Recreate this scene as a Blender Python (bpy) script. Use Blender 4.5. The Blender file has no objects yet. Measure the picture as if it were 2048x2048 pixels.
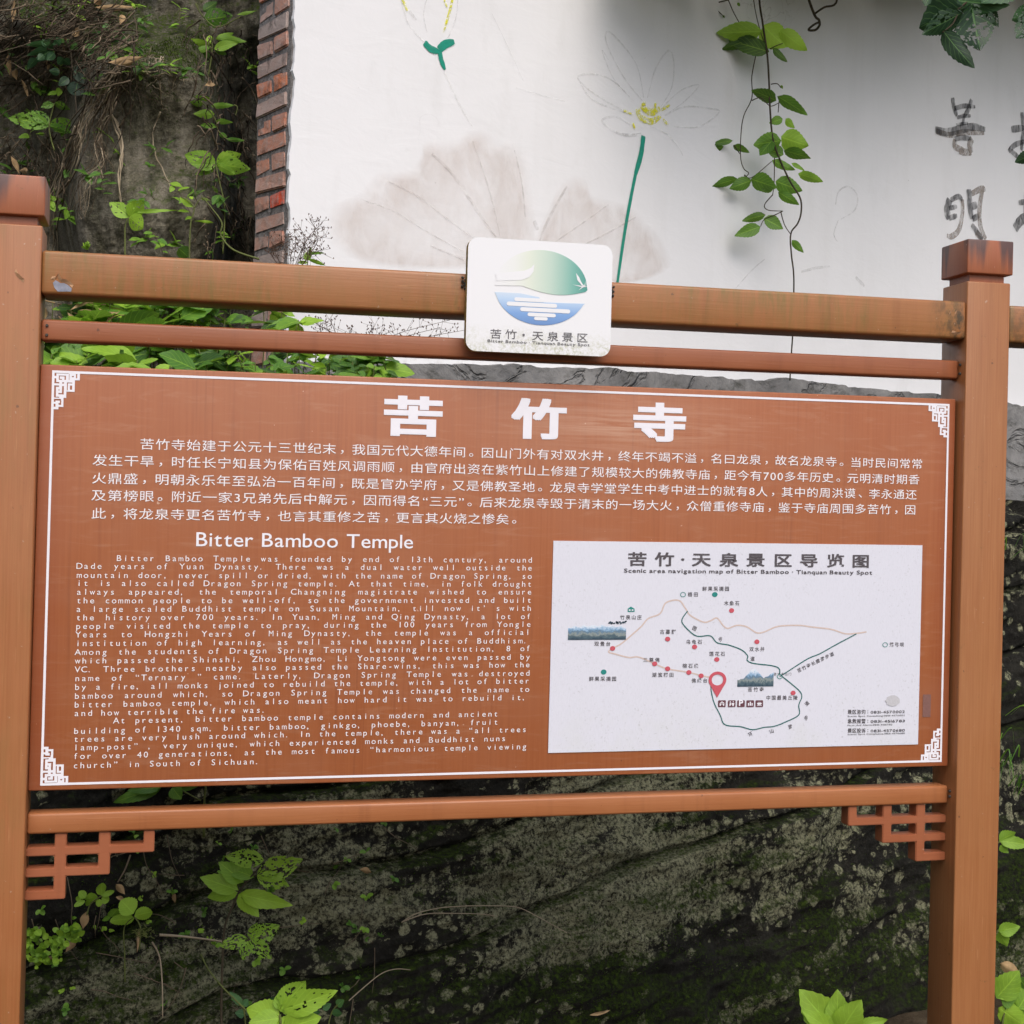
import bpy, bmesh, math, random
from mathutils import Vector, Matrix, noise
from mathutils.bvhtree import BVHTree
from mathutils.geometry import tessellate_polygon
random.seed(11)
S = bpy.context.scene
COL = S.collection
R = math.radians

# ------------------------------------------------------------------ camera
CAM = Vector((0.2761, -3.2268, 1.55))
FPX, YAW, PITCH, ROLL = 2882.2, 0.2346, -0.0008, 0.0219
FW = Vector((math.sin(YAW)*math.cos(PITCH), math.cos(YAW)*math.cos(PITCH), math.sin(PITCH)))
_r = Vector((math.cos(YAW), -math.sin(YAW), 0)); _u = _r.cross(FW)
RT = math.cos(ROLL)*_r + math.sin(ROLL)*_u
UP = -math.sin(ROLL)*_r + math.cos(ROLL)*_u
cd = bpy.data.cameras.new('camera'); cam = bpy.data.objects.new('camera', cd); COL.objects.link(cam)
M = Matrix((RT, UP, -FW)).transposed().to_4x4(); M.translation = CAM
cam.matrix_world = M
cd.sensor_fit = 'HORIZONTAL'; cd.sensor_width = 36; cd.lens = FPX/2048*36
cd.clip_start = 0.05; cd.clip_end = 3000
S.camera = cam

# ------------------------------------------------------------------ light
SUN_EL, SUN_AZ = 50, 176           # azimuth clockwise from +y (the board's back)
w = bpy.data.worlds.new('World'); S.world = w; w.use_nodes = True
nt = w.node_tree; bg = nt.nodes['Background']
sky = nt.nodes.new('ShaderNodeTexSky'); sky.sky_type = 'NISHITA'; sky.sun_disc = False
sky.sun_elevation = R(SUN_EL); sky.sun_rotation = R(SUN_AZ)
sky.air_density = 1.0; sky.dust_density = 4.0; sky.ozone_density = 0.6
nt.links.new(sky.outputs[0], bg.inputs[0]); bg.inputs[1].default_value = 0.12
sl = bpy.data.lights.new('sun', 'SUN'); sl.energy = 1.2; sl.angle = R(55); sl.color = (1, .995, .99)
so = bpy.data.objects.new('sun', sl); COL.objects.link(so)
sd = Vector((math.sin(R(SUN_AZ))*math.cos(R(SUN_EL)), math.cos(R(SUN_AZ))*math.cos(R(SUN_EL)), math.sin(R(SUN_EL))))
so.rotation_euler = sd.to_track_quat('Z', 'Y').to_euler()
so.location = (0, 0, 12)
S.view_settings.view_transform = 'Standard'; S.view_settings.look = 'None'
S.view_settings.exposure = 0.55; S.view_settings.gamma = 1; S.view_settings.use_curve_mapping = False

# ------------------------------------------------------------------ helpers
def ray(px, py):
    return (FW + RT*((px-1024)/FPX) + UP*((1024-py)/FPX))      # camera depth 1
def at(px, py, depth):
    return CAM + ray(px, py)*depth
def on_plane(px, py, p0, n):
    d = ray(px, py); return CAM + d*((p0-CAM).dot(n)/d.dot(n))
def depth_of(p): return (p-CAM).dot(FW)

class MB:
    """collects vertices and faces; build() links them as ONE mesh object"""
    def __init__(s): s.v = []; s.f = []; s.t = []; s.uv = []; s.mi = []
    def add(s, vs, fs, tint=.5, uvs=None, mi=0):
        o = len(s.v); s.v += [Vector(x) for x in vs]
        s.t += (tint if isinstance(tint, list) else [tint]*len(vs))
        s.uv += (uvs if uvs else [(0, 0)]*len(vs))
        s.f += [tuple(i+o for i in f) for f in fs]; s.mi += [mi]*len(fs)
    def box(s, a, b, tint=.5, mi=0):
        (x0, y0, z0), (x1, y1, z1) = a, b
        s.add([(x0,y0,z0),(x1,y0,z0),(x1,y1,z0),(x0,y1,z0),(x0,y0,z1),(x1,y0,z1),(x1,y1,z1),(x0,y1,z1)],
              [(0,3,2,1),(4,5,6,7),(0,1,5,4),(1,2,6,5),(2,3,7,6),(3,0,4,7)], tint, None, mi)
    def tube(s, pts, r0, r1=None, n=5, tint=.5):
        pts = [Vector(p) for p in pts]; r1 = r0 if r1 is None else r1
        vs, fs, m = [], [], len(pts)
        for i, p in enumerate(pts):
            d = (pts[min(i+1, m-1)]-pts[max(i-1, 0)])
            d = d.normalized() if d.length > 1e-9 else Vector((0,0,1))
            a = d.cross(Vector((.31,.2,.93))).normalized(); b = d.cross(a)
            r = r0+(r1-r0)*i/max(1, m-1)
            vs += [p+(a*math.cos(2*math.pi*k/n)+b*math.sin(2*math.pi*k/n))*r for k in range(n)]
        for i in range(m-1):
            for k in range(n):
                fs.append((i*n+k, i*n+(k+1)%n, (i+1)*n+(k+1)%n, (i+1)*n+k))
        fs.append(tuple(range(n-1,-1,-1))); fs.append(tuple((m-1)*n+k for k in range(n)))
        s.add(vs, fs, tint)
    def poly(s, pts, tint=.5, uvs=None, mi=0):
        tris = tessellate_polygon([[Vector(p) for p in pts]])
        s.add(pts, [tuple(t) for t in tris], tint, uvs, mi)
    def build(s, name, mats, parent=None, origin=None, xf=None, bevel=0, smooth=False, ang=None):
        me = bpy.data.meshes.new(name)
        vs = [xf(v) for v in s.v] if xf else s.v
        org = parent_origin(parent) if parent is not None else (Vector(origin) if origin is not None else Vector((0,0,0)))
        me.from_pydata([tuple(v-org) for v in vs], [], s.f)
        for m in (mats if isinstance(mats, (list, tuple)) else [mats]): me.materials.append(m)
        if any(s.mi): me.polygons.foreach_set('material_index', s.mi)
        if not bevel:
            ca = me.color_attributes.new('tint', 'FLOAT_COLOR', 'POINT')
            ca.data.foreach_set('color', [c for t in s.t for c in (t, t, t, 1)])
            if any(u != (0, 0) for u in s.uv):
                ul = me.uv_layers.new(name='UVMap')
                li = [0]*len(me.loops); me.loops.foreach_get('vertex_index', li)
                ul.data.foreach_set('uv', [c for i in li for c in s.uv[i]])
        else:
            bm = bmesh.new(); bm.from_mesh(me)
            es = [e for e in bm.edges if len(e.link_faces) == 2 and e.calc_face_angle(0) > .5]
            bmesh.ops.bevel(bm, geom=es, offset=bevel, segments=3, affect='EDGES', profile=.5, clamp_overlap=True)
            bm.to_mesh(me); bm.free()
        if smooth or ang or bevel:
            me.polygons.foreach_set('use_smooth', [True]*len(me.polygons))
            if ang: me.set_sharp_from_angle(angle=R(ang))
            elif bevel: me.set_sharp_from_angle(angle=R(50))
        me.update()
        o = bpy.data.objects.new(name, me); COL.objects.link(o)
        if parent is not None:
            o.parent = parent
        else: o.location = org
        return o
ORIG = {}
def parent_origin(p):
    o = Vector((0,0,0))
    while p is not None: o = o+Vector(p.location); p = p.parent
    return o
def tag(o, label=None, cat=None, group=None, kind=None):
    for k, v in (('label', label), ('category', cat), ('group', group), ('kind', kind)):
        if v: o[k] = v
    return o
def empty(name, loc, label, cat, group=None):
    o = bpy.data.objects.new(name, None); COL.objects.link(o); o.location = loc; o.empty_display_size = .1
    return tag(o, label, cat, group)

Z = lambda r: 1.55+r
ZRT, ZRB, Z2T, Z2B, ZPT, ZPB, ZBT, ZBB = map(Z, (.5356, .4417, .3918, .3454, .2941, -.6269, -.6772, -.7222))
ZCT, ZCB, ZP0 = map(Z, (.691, .6061, .5865))

# ------------------------------------------------------------------ node materials
class NT:
    def __init__(s, name):
        s.m = bpy.data.materials.new(name); s.m.use_nodes = True; s.t = s.m.node_tree
        s.b = s.t.nodes['Principled BSDF']; s.out = s.t.nodes['Material Output']
    def n(s, ty, ins=None, **kw):
        nd = s.t.nodes.new('ShaderNode'+ty)
        for k, v in kw.items(): setattr(nd, k, v)
        for k, v in (ins or {}).items(): s.set(nd.inputs[k], v)
        return nd
    def set(s, sock, v):
        if isinstance(v, bpy.types.NodeSocket): s.t.links.new(v, sock)
        elif isinstance(v, bpy.types.Node): s.t.links.new(v.outputs[0], sock)
        else:
            if isinstance(v, (tuple, list)) and sock.type == 'RGBA' and len(v) == 3: v = (*v, 1)
            sock.default_value = v
    def obj(s, scale=(1,1,1), rot=(0,0,0), src='Object'):
        tc = s.n('TexCoord'); mp = s.n('Mapping', {'Vector': tc.outputs[src], 'Scale': scale, 'Rotation': rot})
        return mp.outputs[0]
    def noise(s, vec, scale=5, detail=4, rough=.6, dist=0):
        return s.n('TexNoise', {'Vector': vec, 'Scale': scale, 'Detail': detail, 'Roughness': rough, 'Distortion': dist}).outputs['Fac']
    def ramp(s, fac, stops, mode='LINEAR'):
        r = s.n('ValToRGB', {'Fac': fac}); e = r.color_ramp.elements; r.color_ramp.interpolation = mode
        while len(e) < len(stops): e.new(.5)
        for i, (p, c) in enumerate(stops):
            e[i].position = p; e[i].color = (c, c, c, 1) if isinstance(c, (int, float)) else (*c, 1)
        return r.outputs[0]
    def mix(s, fac, a, b, blend='MIX'):
        m = s.n('Mix', data_type='RGBA', blend_type=blend, clamp_factor=True)
        s.set(m.inputs[0], fac); s.set(m.inputs[6], a); s.set(m.inputs[7], b); return m.outputs[2]
    def math(s, op, a, b=0, c=None):
        m = s.n('Math', operation=op); s.set(m.inputs[0], a); s.set(m.inputs[1], b)
        if c is not None: s.set(m.inputs[2], c)
        return m.outputs[0]
    def sep(s, vec): return s.n('SeparateXYZ', {0: vec})
    def bump(s, h, strength=.3, dist=.01):
        b = s.n('Bump', {'Height': h, 'Strength': strength, 'Distance': dist}); s.set(s.b.inputs['Normal'], b.outputs[0])
    def fin(s, col=None, rough=None, spec=None, metal=None):
        if col is not None: s.set(s.b.inputs['Base Color'], col)
        if rough is not None: s.set(s.b.inputs['Roughness'], rough)
        if spec is not None: s.set(s.b.inputs['Specular IOR Level'], spec)
        if metal is not None: s.set(s.b.inputs['Metallic'], metal)
        return s.m

def paint_mat(name, a, b, grain=1.0, algae=0.0, drip=0.0, fade=.35, horiz=False):
    """brown wood-look paint on steel: fine grain streaks, faded clouds, algae and drip stains"""
    k = NT(name)
    g = k.noise(k.obj((2.5, 60, 90) if horiz else (90, 60, 1.6)), 3, 3, .55)
    cl = k.noise(k.obj((1,1,1)), 3.2, 5, .6, .4)
    c = k.mix(k.math('MULTIPLY', k.ramp(g, [(.35, 0), (.66, 1)]), .55*grain), a, b)
    c = k.mix(k.math('MULTIPLY', k.ramp(cl, [(.42, 0), (.72, 1)]), fade), c, (min(1,a[0]*1.22), a[1]*1.38, a[2]*1.45))
    if algae:
        st = k.noise(k.obj((26, 26, 3.2)), 2.0, 6, .68, .5); big = k.noise(k.obj((2.3, 2, 3)), 1.6, 3, .5)
        f = k.math('MULTIPLY', k.ramp(st, [(.4, 0), (.66, 1)]), k.ramp(big, [(.38, .1), (.66, 1)]))
        c = k.mix(k.math('MULTIPLY', f, algae), c, (.135, .125, .03))
        dk = k.noise(k.obj((9, 9, 9)), 4.0, 8, .75)
        c = k.mix(k.math('MULTIPLY', k.ramp(dk, [(.63, 0), (.72, 1)]), .55), c, (.05, .055, .02))
    if horiz and algae > .5:
        x = k.sep(k.obj()).outputs[0]; gn = k.noise(k.obj((1,1,.6)), 34, 7, .75)
        near = k.math('MAXIMUM', k.ramp(k.math('MULTIPLY', k.math('SUBTRACT', x, .90), 5), [(.0, 0), (.85, 0), (1, .4)]), 0)
        for xc, wd in ((1.1, 9), (-.08, 7), (-.02, 14)):
            dd = k.math('SUBTRACT', 1, k.math('MULTIPLY', k.math('ABSOLUTE', k.math('SUBTRACT', x, xc)), wd)); near = k.math('MAXIMUM', near, dd)
        f = k.math('MULTIPLY', k.ramp(gn, [(.44, 0), (.58, 1)]), k.math('MAXIMUM', k.ramp(near, [(0, 0), (.8, 1)]), 0))
        c = k.mix(k.math('MULTIPLY', f, .85), c, (.035,.036,.022))
    if drip:
        st = k.noise(k.obj((22, 22, .5)), 1.5, 2, .4, .1)
        zz = k.math('MULTIPLY', k.math('SUBTRACT', k.sep(k.obj()).outputs[2], ZCT-.045), 2.6)
        c = k.mix(k.math('MULTIPLY', k.ramp(k.math('ADD', st, zz), [(.56, 0), (.70, 1)]), drip), c, (.06,.04,.042))
    sc_ = k.noise(k.obj((4, 60, 160) if horiz else (160, 60, 4)), 2.2, 3, .5, .6)
    c = k.mix(k.math('MULTIPLY', k.ramp(sc_, [(.67, 0), (.71, 1)]), .3), c, (min(1, a[0]*1.6), a[1]*2, a[2]*2.6))
    ws = k.noise(k.obj((17, 17, .6)), 1.6, 4, .6)
    c = k.mix(k.math('MULTIPLY', k.ramp(ws, [(.54, 0), (.72, 1)]), .22), c, tuple(x*.45 for x in b))
    sp = k.noise(k.obj((1,1,1)), 95, 2, .5)
    c = k.mix(k.math('MULTIPLY', k.ramp(sp, [(.74, 0), (.77, 1)]), .55), c, (.42, .3, .22))
    dk2 = k.noise(k.obj((1,1,1.0)), 60, 2, .5)
    c = k.mix(k.math('MULTIPLY', k.ramp(dk2, [(.75, 0), (.79, 1)]), .6), c, (.06, .03, .02))
    k.bump(k.math('ADD', g, k.math('MULTIPLY', cl, .5)), .12, .003)
    return k.fin(c, k.ramp(cl, [(.3, .30), (.75, .5)]), .45)

def plain(name, col, rough=.6, var=.12, scale=30, spec=.35, bump=0):
    k = NT(name); n = k.noise(k.obj(), scale, 5, .6)
    c = k.mix(k.ramp(n, [(.3, 0), (.7, 1)]), tuple(x*(1-var) for x in col), tuple(min(1, x*(1+var)) for x in col))
    if bump: k.bump(n, bump, .004)
    return k.fin(c, rough, spec)

MT = {}
MT['post'] = paint_mat('post_paint', (.345,.142,.053), (.27,.094,.032), 1.0, .05, .0, .22)
MT['post_left'] = paint_mat('algae_post_paint', (.345,.132,.048), (.27,.09,.030), 1.0, .22, .0, .22)  # left post, with more algae in the paint
MT['cap'] = paint_mat('cap_paint', (.33,.105,.048), (.27,.078,.034), .5, 0.1, .85, .2)
MT['rail_top'] = paint_mat('weathered_rail_paint', (.33,.134,.047), (.275,.10,.034), .6, .68, .0, .2, True)
MT['rail'] = paint_mat('rail_paint', (.30,.098,.042), (.245,.073,.030), .6, .06, 0, .3, True)
MT['rail_low'] = paint_mat('low_rail_paint', (.345,.125,.045), (.28,.088,.032), .6, 0, 0, .35, True)
MT['fret'] = paint_mat('bracket_paint', (.31,.10,.044), (.26,.076,.033), .5, 0, 0, .35, True)

def panel_mat():
    k = NT('panel_paint'); a, b = (.345,.113,.042), (.285,.083,.030)
    g = k.noise(k.obj((70, 10, 1.1)), 3, 4, .6)
    c = k.mix(k.math('MULTIPLY', k.ramp(g, [(.35, 0), (.66, 1)]), .6), a, b)
    cl = k.noise(k.obj((1.6,1,2.2)), 2.4, 6, .62, .8)
    c = k.mix(k.math('MULTIPLY', k.ramp(cl, [(.45, 0), (.75, 1)]), .75), c, (.335,.122,.055))
    # wiped smears and old drips
    sm = k.noise(k.obj((2.2, 1, 16), (0, R(-32), 0)), 2.6, 6, .7, 1.4)
    c = k.mix(k.math('MULTIPLY', k.ramp(sm, [(.53, 0), (.70, 1)]), .5), c, (.40,.185,.105))
    dr = k.noise(k.obj((44, 1, .7)), 1.5, 4, .6, .25)
    lo = k.ramp(k.noise(k.obj((.9,1,1.1)), 1.7, 2), [(.45, 0), (.6, 1)])
    c = k.mix(k.math('MULTIPLY', k.math('MULTIPLY', k.ramp(dr, [(.55, 0), (.68, 1)]), lo), .45), c, (.20,.062,.028))
    P_ = k.sep(k.obj())
    ex = k.math('SUBTRACT', 1, k.math('MULTIPLY', k.math('ABSOLUTE', k.math('SUBTRACT', P_.outputs[0], .22)), 2.6))      # panel coordinates start at the board's base point
    ez = k.math('SUBTRACT', 1, k.math('MULTIPLY', k.math('ABSOLUTE', k.math('SUBTRACT', P_.outputs[2], 1.755)), 11))
    br = k.noise(k.obj((1.5, 1, 40), (0, R(3), 0)), 2.2, 6, .7, .6)
    c = k.mix(k.math('MULTIPLY', k.math('MULTIPLY', k.math('MAXIMUM', ex, 0), k.math('MAXIMUM', ez, 0)), k.ramp(br, [(.36, 0), (.62, .9)])), c, (.46,.26,.17))
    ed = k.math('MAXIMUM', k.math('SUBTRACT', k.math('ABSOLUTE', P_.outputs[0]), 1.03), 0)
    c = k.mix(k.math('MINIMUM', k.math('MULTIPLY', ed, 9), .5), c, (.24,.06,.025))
    sp = k.noise(k.obj(), 75, 2, .5)
    c = k.mix(k.math('MULTIPLY', k.ramp(sp, [(.755, 0), (.79, 1)]), .6), c, (.13,.05,.03))
    sp2 = k.noise(k.obj((1,1,1), (1,2,3)), 90, 2, .5)
    c = k.mix(k.math('MULTIPLY', k.ramp(sp2, [(.765, 0), (.79, 1)]), .7), c, (.6,.4,.3))
    k.bump(g, .06, .002)
    return k.fin(c, k.ramp(cl, [(.3, .3), (.7, .5)]), .45)
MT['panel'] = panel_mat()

def worn_print(name, col, under, amount=.3, rough=.5, scale=40):
    """printed paint that has flaked in specks"""
    k = NT(name); n = k.noise(k.obj((1,1,.5)), scale, 6, .75)
    big = k.noise(k.obj(), 3.0, 3)
    f = k.math('MULTIPLY', k.ramp(n, [(.58, 0), (.66, 1)]), k.ramp(big, [(.45, 0), (.62, amount)]))
    return k.fin(k.mix(f, col, under), rough, .35)
MT['white_print'] = worn_print('white_print', (.80,.77,.80), (.5,.25,.15), .45)
MT['title_print'] = plain('title_print', (.78,.77,.83), .45, .03)
MT['ink'] = worn_print('dark_print', (.085,.075,.085), (.55,.55,.58), .5, .5, 90)
MT['ink_fine'] = worn_print('grey_print', (.13,.125,.135), (.6,.6,.62), .7, .5, 120)

def sheet_mat():
    k = NT('map_sheet_vinyl')
    n = k.noise(k.obj((60, 1, 14)), 6, 4, .7); sp = k.noise(k.obj((1,1,1)), 160, 3, .6)
    big = k.noise(k.obj(), 2.6, 4, .6)
    c = k.mix(k.ramp(n, [(.45, 0), (.7, .35)]), (.66,.67,.75), (.55,.56,.63))
    f = k.math('MULTIPLY', k.ramp(sp, [(.6, 0), (.72, 1)]), k.ramp(big, [(.42, 0), (.65, .6)]))
    c = k.mix(f, c, (.36,.36,.38))
    z = k.sep(k.obj()).outputs[2]
    gr = k.math('MULTIPLY', k.ramp(k.noise(k.obj((2,1,2)), 3, 5, .7), [(.45, 0), (.7, 1)]), k.math('MULTIPLY', k.math('SUBTRACT', 1.13, z), 4.2))
    c = k.mix(k.math('MULTIPLY', gr, .4), c, (.52,.56,.42))
    return k.fin(c, .42, .4)
MT['sheet'] = sheet_mat()

def plate_mat():
    k = NT('white_plate_enamel')
    big = k.noise(k.obj(), 14, 6, .72); fine = k.noise(k.obj(), 130, 5, .7)
    z = k.sep(k.obj()).outputs[2]
    low = k.math('MULTIPLY', k.math('SUBTRACT', 1.975, z), 20)
    f = k.math('MULTIPLY', k.ramp(fine, [(.42, 0), (.64, 1)]), k.math('MULTIPLY', k.ramp(big, [(.36, 0), (.6, 1)]), low))
    f = k.math('MINIMUM', f, .85)
    return k.fin(k.mix(f, (.76,.77,.80), (.40,.41,.26)), .35, .5)
MT['plate'] = plate_mat()
def rust_edge():
    k = NT('stained_plate_edge'); n = k.noise(k.obj(), 40, 5, .7)
    return k.fin(k.ramp(n, [(.3, (.55,.5,.36)), (.45, (.42,.27,.06)), (.58, (.14,.14,.03)), (.75, (.5,.42,.2))]), .6)
MT['plate_edge'] = rust_edge()

def grad_mat(name, stops, axis=0, u=None):
    k = NT(name); s = k.sep(k.obj(src='UV')); return k.fin(k.ramp(s.outputs[axis], stops), .38, .45)
MT['emblem_green'] = grad_mat('emblem_green_print', [(0, (.76,.77,.80)), (.2, (.74,.76,.75)), (.36, (.68,.73,.64)), (.6, (.48,.62,.54)), (.84, (.18,.43,.37)), (1, (.06,.29,.25))])
MT['emblem_blue'] = grad_mat('emblem_blue_print', [(0, (.13,.25,.52)), (.3, (.19,.35,.66)), (.65, (.45,.60,.80)), (1, (.70,.76,.82))], 1)
MT['emblem_pale'] = plain('emblem_pale_print', (.74,.78,.76), .4, .03)

def photo_mat(name, seed):
    """the little printed landscape photographs on the map"""
    k = NT(name); uv = k.obj(src='UV'); s = k.sep(uv)
    n = k.noise(k.n('Mapping', {'Vector': uv, 'Location': (seed, seed, 0), 'Scale': (1.6, 1, 1)}).outputs[0], 4, 8, .72)
    y = k.math('ADD', s.outputs[1], k.math('MULTIPLY', k.math('SUBTRACT', n, .5), .95))
    c = k.ramp(y, [(0, (.03,.06,.09)), (.22, (.07,.12,.15)), (.38, (.26,.30,.29)), (.52, (.09,.17,.26)), (.68, (.26,.42,.60)), (.84, (.62,.70,.80)), (1, (.70,.72,.78))])
    return k.fin(c, .42)
MT['photo1'] = photo_mat('printed_hill_view', 1.3); MT['photo2'] = photo_mat('printed_rock_view', 4.7)
for nm, c in (('red', (.52,.09,.12)), ('teal', (.02,.22,.20)), ('route', (.015,.12,.115)), ('tan', (.58,.47,.43)), ('plum', (.12,.045,.06)), ('tape', (.50,.50,.53)), ('tape2', (.20,.10,.085))):
    MT[nm] = plain('print_'+nm, c, .5, .1, 200)

# ------------------------------------------------------------------ text
GC = {}
def glyph(ch, off=0):
    if (ch, off) not in GC:
        c = bpy.data.curves.new('glyph', 'FONT'); c.body = ch; c.size = 1; c.offset = off; c.resolution_u = 3
        o = bpy.data.objects.new('glyph', c); me = bpy.data.meshes.new_from_object(o)
        GC[ch, off] = ([(v.co.x, v.co.y) for v in me.vertices], [tuple(p.vertices) for p in me.polygons])
        bpy.data.objects.remove(o); bpy.data.curves.remove(c); bpy.data.meshes.remove(me)
    return GC[ch, off]
def put(mb, ch, P, cx, cy, sx, sy, off=0, rot=0, center=None):
    """one glyph; P maps plane (x,z) to a point; (cx,cy) is where em point `center` goes; advance boxes are handled by callers"""
    if off > .012:
        e = off-.004
        for j, (dx, dz) in enumerate(((0,0),(1,1),(-1,1),(1,-1),(-1,-1))):
            q = lambda x, z, j=j: (P(x, z)[0], P(x, z)[1]-.00004*j, P(x, z)[2])
            vs0, _ = glyph(ch, .004)
            if not vs0: return
            ct = center if center else ((min(v[0] for v in vs0)+max(v[0] for v in vs0))/2, 0)
            put(mb, ch, q, cx+dx*e*sx*.8, cy+dz*e*sy*.8, sx, sy, .004, rot, ct)
        return
    vs, fs = glyph(ch, off)
    if not vs: return
    ox, oy = center if center else ((min(v[0] for v in vs)+max(v[0] for v in vs))/2, 0)
    c, s = math.cos(rot), math.sin(rot)
    out = []
    for x, y in vs:
        a, b = (x-ox)*sx, (y-oy)*sy
        out.append(P(cx+a*c-b*s, cy+a*s+b*c))
    mb.add(out, fs)

# ------------------------------------------------------------------ the board: its own slightly out-of-true frame
XR, PW, PD = 2.2, .12, .119
def T(v):      # the whole structure leans and sags a little
    x, y, z = v; t = x/XR; zr = z-1.55
    return Vector((x+((1-t)*.0072-t*.0002)*zr, y, z+t*.0103))
YP = .0331
def B(px, py, y=YP):
    p = on_plane(px, py, Vector((0, y, 0)), Vector((0, 1, 0)))
    x, z = p.x, p.z
    for _ in range(6):
        t = x/XR; zr = z-1.55
        x = p.x-((1-t)*.0072-t*.0002)*zr; z = p.z-t*.0103
    return x, z
BOARD = empty('information_board', (1.1, .06, 0), 'large brown information board with two square posts, white lettering and a map sheet', 'notice board')
def post(x0, mat, cov=(.004, .004)):
    mb = MB(); mb.box((x0, 0, -.4), (x0+PW, PD, ZP0))
    o = mb.build('post', mat, BOARD, xf=T, bevel=.0035)
    c = MB(); c.box((x0-.004, -.004, ZCB), (x0+PW+.004, PD+.004, ZCT))
    pc = c.build('post_cap', MT['cap'], o, xf=T, bevel=.0035)
    n = MB(); n.box((x0+.012, .012, ZP0), (x0+PW-.012, PD-.012, ZCB)); n.build('cap_neck', MT['cap'], o, xf=T)
    return o
pL = post(-PW, MT['post_left']); pR = post(XR, MT['post'])
pF = post(XR+PW+2.2, MT['post'])
def rail(x0, x1, y0, y1, z0, z1, mat, bev=.006):
    mb = MB(); mb.box((x0, y0, z0), (x1, y1, z1)); return mb.build('rail', mat, BOARD, xf=T, bevel=bev)
rTop = rail(0, XR, .0025, PD-.004, ZRB, ZRT, MT['rail_top'], .008); tag(rTop, 'thick top rail stained green with algae')
rMid = rail(0, XR, YP, .085, Z2B, Z2T, MT['rail'])
rLow = rail(0, XR, .0387, .092, ZBB, ZBT, MT['rail_low'])
rail(XR+PW, XR+PW+2.2, .004, PD-.004, ZRB-.003, ZRT-.003, MT['rail_top'], .008)
# panel: a shallow metal tray
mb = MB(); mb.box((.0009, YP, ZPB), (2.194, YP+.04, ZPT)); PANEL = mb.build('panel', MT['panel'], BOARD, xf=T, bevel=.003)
mb = MB()
for zz in (ZPB+.12, ZPT-.12):      # back battens that carry the panel between the posts
    mb.box((-.001, YP+.0405, zz-.02), (2.201, YP+.07, zz+.02))
mb.build('batten', MT['rail'], BOARD, xf=T)

TX = YP-.0009       # printed film lies just proud of the panel
def PF(y): return lambda x, z: (x, y, z)
def flat_rect(mb, x0, z0, x1, z1, y=TX):
    mb.add([(x0,y,z0),(x1,y,z0),(x1,y,z1),(x0,y,z1)], [(0,1,2,3)])
# border line
bl, bt = B(104.5, 740.7); br, _ = B(1898.8, 806); _, bb = B(92, 1571)
bw = .0052
mb = MB(); flat_rect(mb, bl, bt-bw, br, bt); flat_rect(mb, bl, bb, br, bb+bw)
flat_rect(mb, bl, bb+bw, bl+bw, bt-bw); flat_rect(mb, br-bw, bb+bw, br, bt-bw)
mb.build('border_line', MT['title_print'], PANEL, xf=T)
# fret corners
W_ = [(205,285,670,410),(205,410,580,635),(205,635,430,740),(205,755,385,935),(205,935,290,980),(300,740,430,755)]
D_ = [(205,285,235,345),(235,283,460,295),(600,292,625,375),(466,295,480,410),(285,330,415,350),(285,350,300,410),(300,395,340,410),(390,350,415,415),(525,335,555,360),
      (205,390,235,485),(235,460,295,485),(350,460,385,485),(205,525,295,550),(205,550,240,745),(350,535,385,695),(285,670,350,695),(285,595,300,620),(440,462,530,475),(440,475,450,610),
      (495,515,535,595),(205,785,330,810),(205,810,240,835),(320,810,340,890),(290,865,320,890),(205,880,240,935)]
def corner(fx, fz):
    mb = MB(); st = 8
    u = .000113
    for j in range(285, 980, st):
        run = None
        for i in range(205, 671+st, st):
            cx, cy = i+st/2, j+st/2
            on = any(a <= cx < c and b <= cy < d for a, b, c, d in W_) and not any(a <= cx < c and b <= cy < d for a, b, c, d in D_)
            if on and run is None: run = i
            if not on and run is not None:
                xa, xb = bl+bw+(run-205)*u, bl+bw+(i-205)*u; za, zb = bt-bw-(j-285)*u, bt-bw-(j+st-285)*u
                if fx: xa, xb = bl+br-xb, bl+br-xa
                if fz: za, zb = bt+bb-zb, bt+bb-za
                flat_rect(mb, xa, min(za, zb), xb, max(za, zb)); run = None
    mb.build('corner_ornament', MT['title_print'], PANEL, xf=T)
for fx in (0, 1):
    for fz in (0, 1): corner(fx, fz)
# title
for ch, (a, b, c, d) in zip('苦竹寺', ((768.6,790,884,874.5),(1023,795,1132,880),(1267,803.5,1371,885))):
    mb = MB(); x0, z1 = B(a, b); x1, z0 = B(c, d); e = .0050
    vs, fs = glyph(ch, .004)
    mx, Mx = min(v[0] for v in vs), max(v[0] for v in vs); my, My = min(v[1] for v in vs), max(v[1] for v in vs)
    for j, (dx, dz) in enumerate(((0,0),(1,1),(-1,1),(1,-1),(-1,-1),(0,1),(0,-1),(1,0),(-1,0))):
        mb.add([(x0+e+dx*e+(v[0]-mx)/(Mx-mx)*(x1-x0-2*e), TX-.00004*j, z0+e*.5+dz*e*.5+(v[1]-my)/(My-my)*(z1-z0-e)) for v in vs], fs)
    mb.build('title_character', MT['title_print'], PANEL, xf=T)
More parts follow.
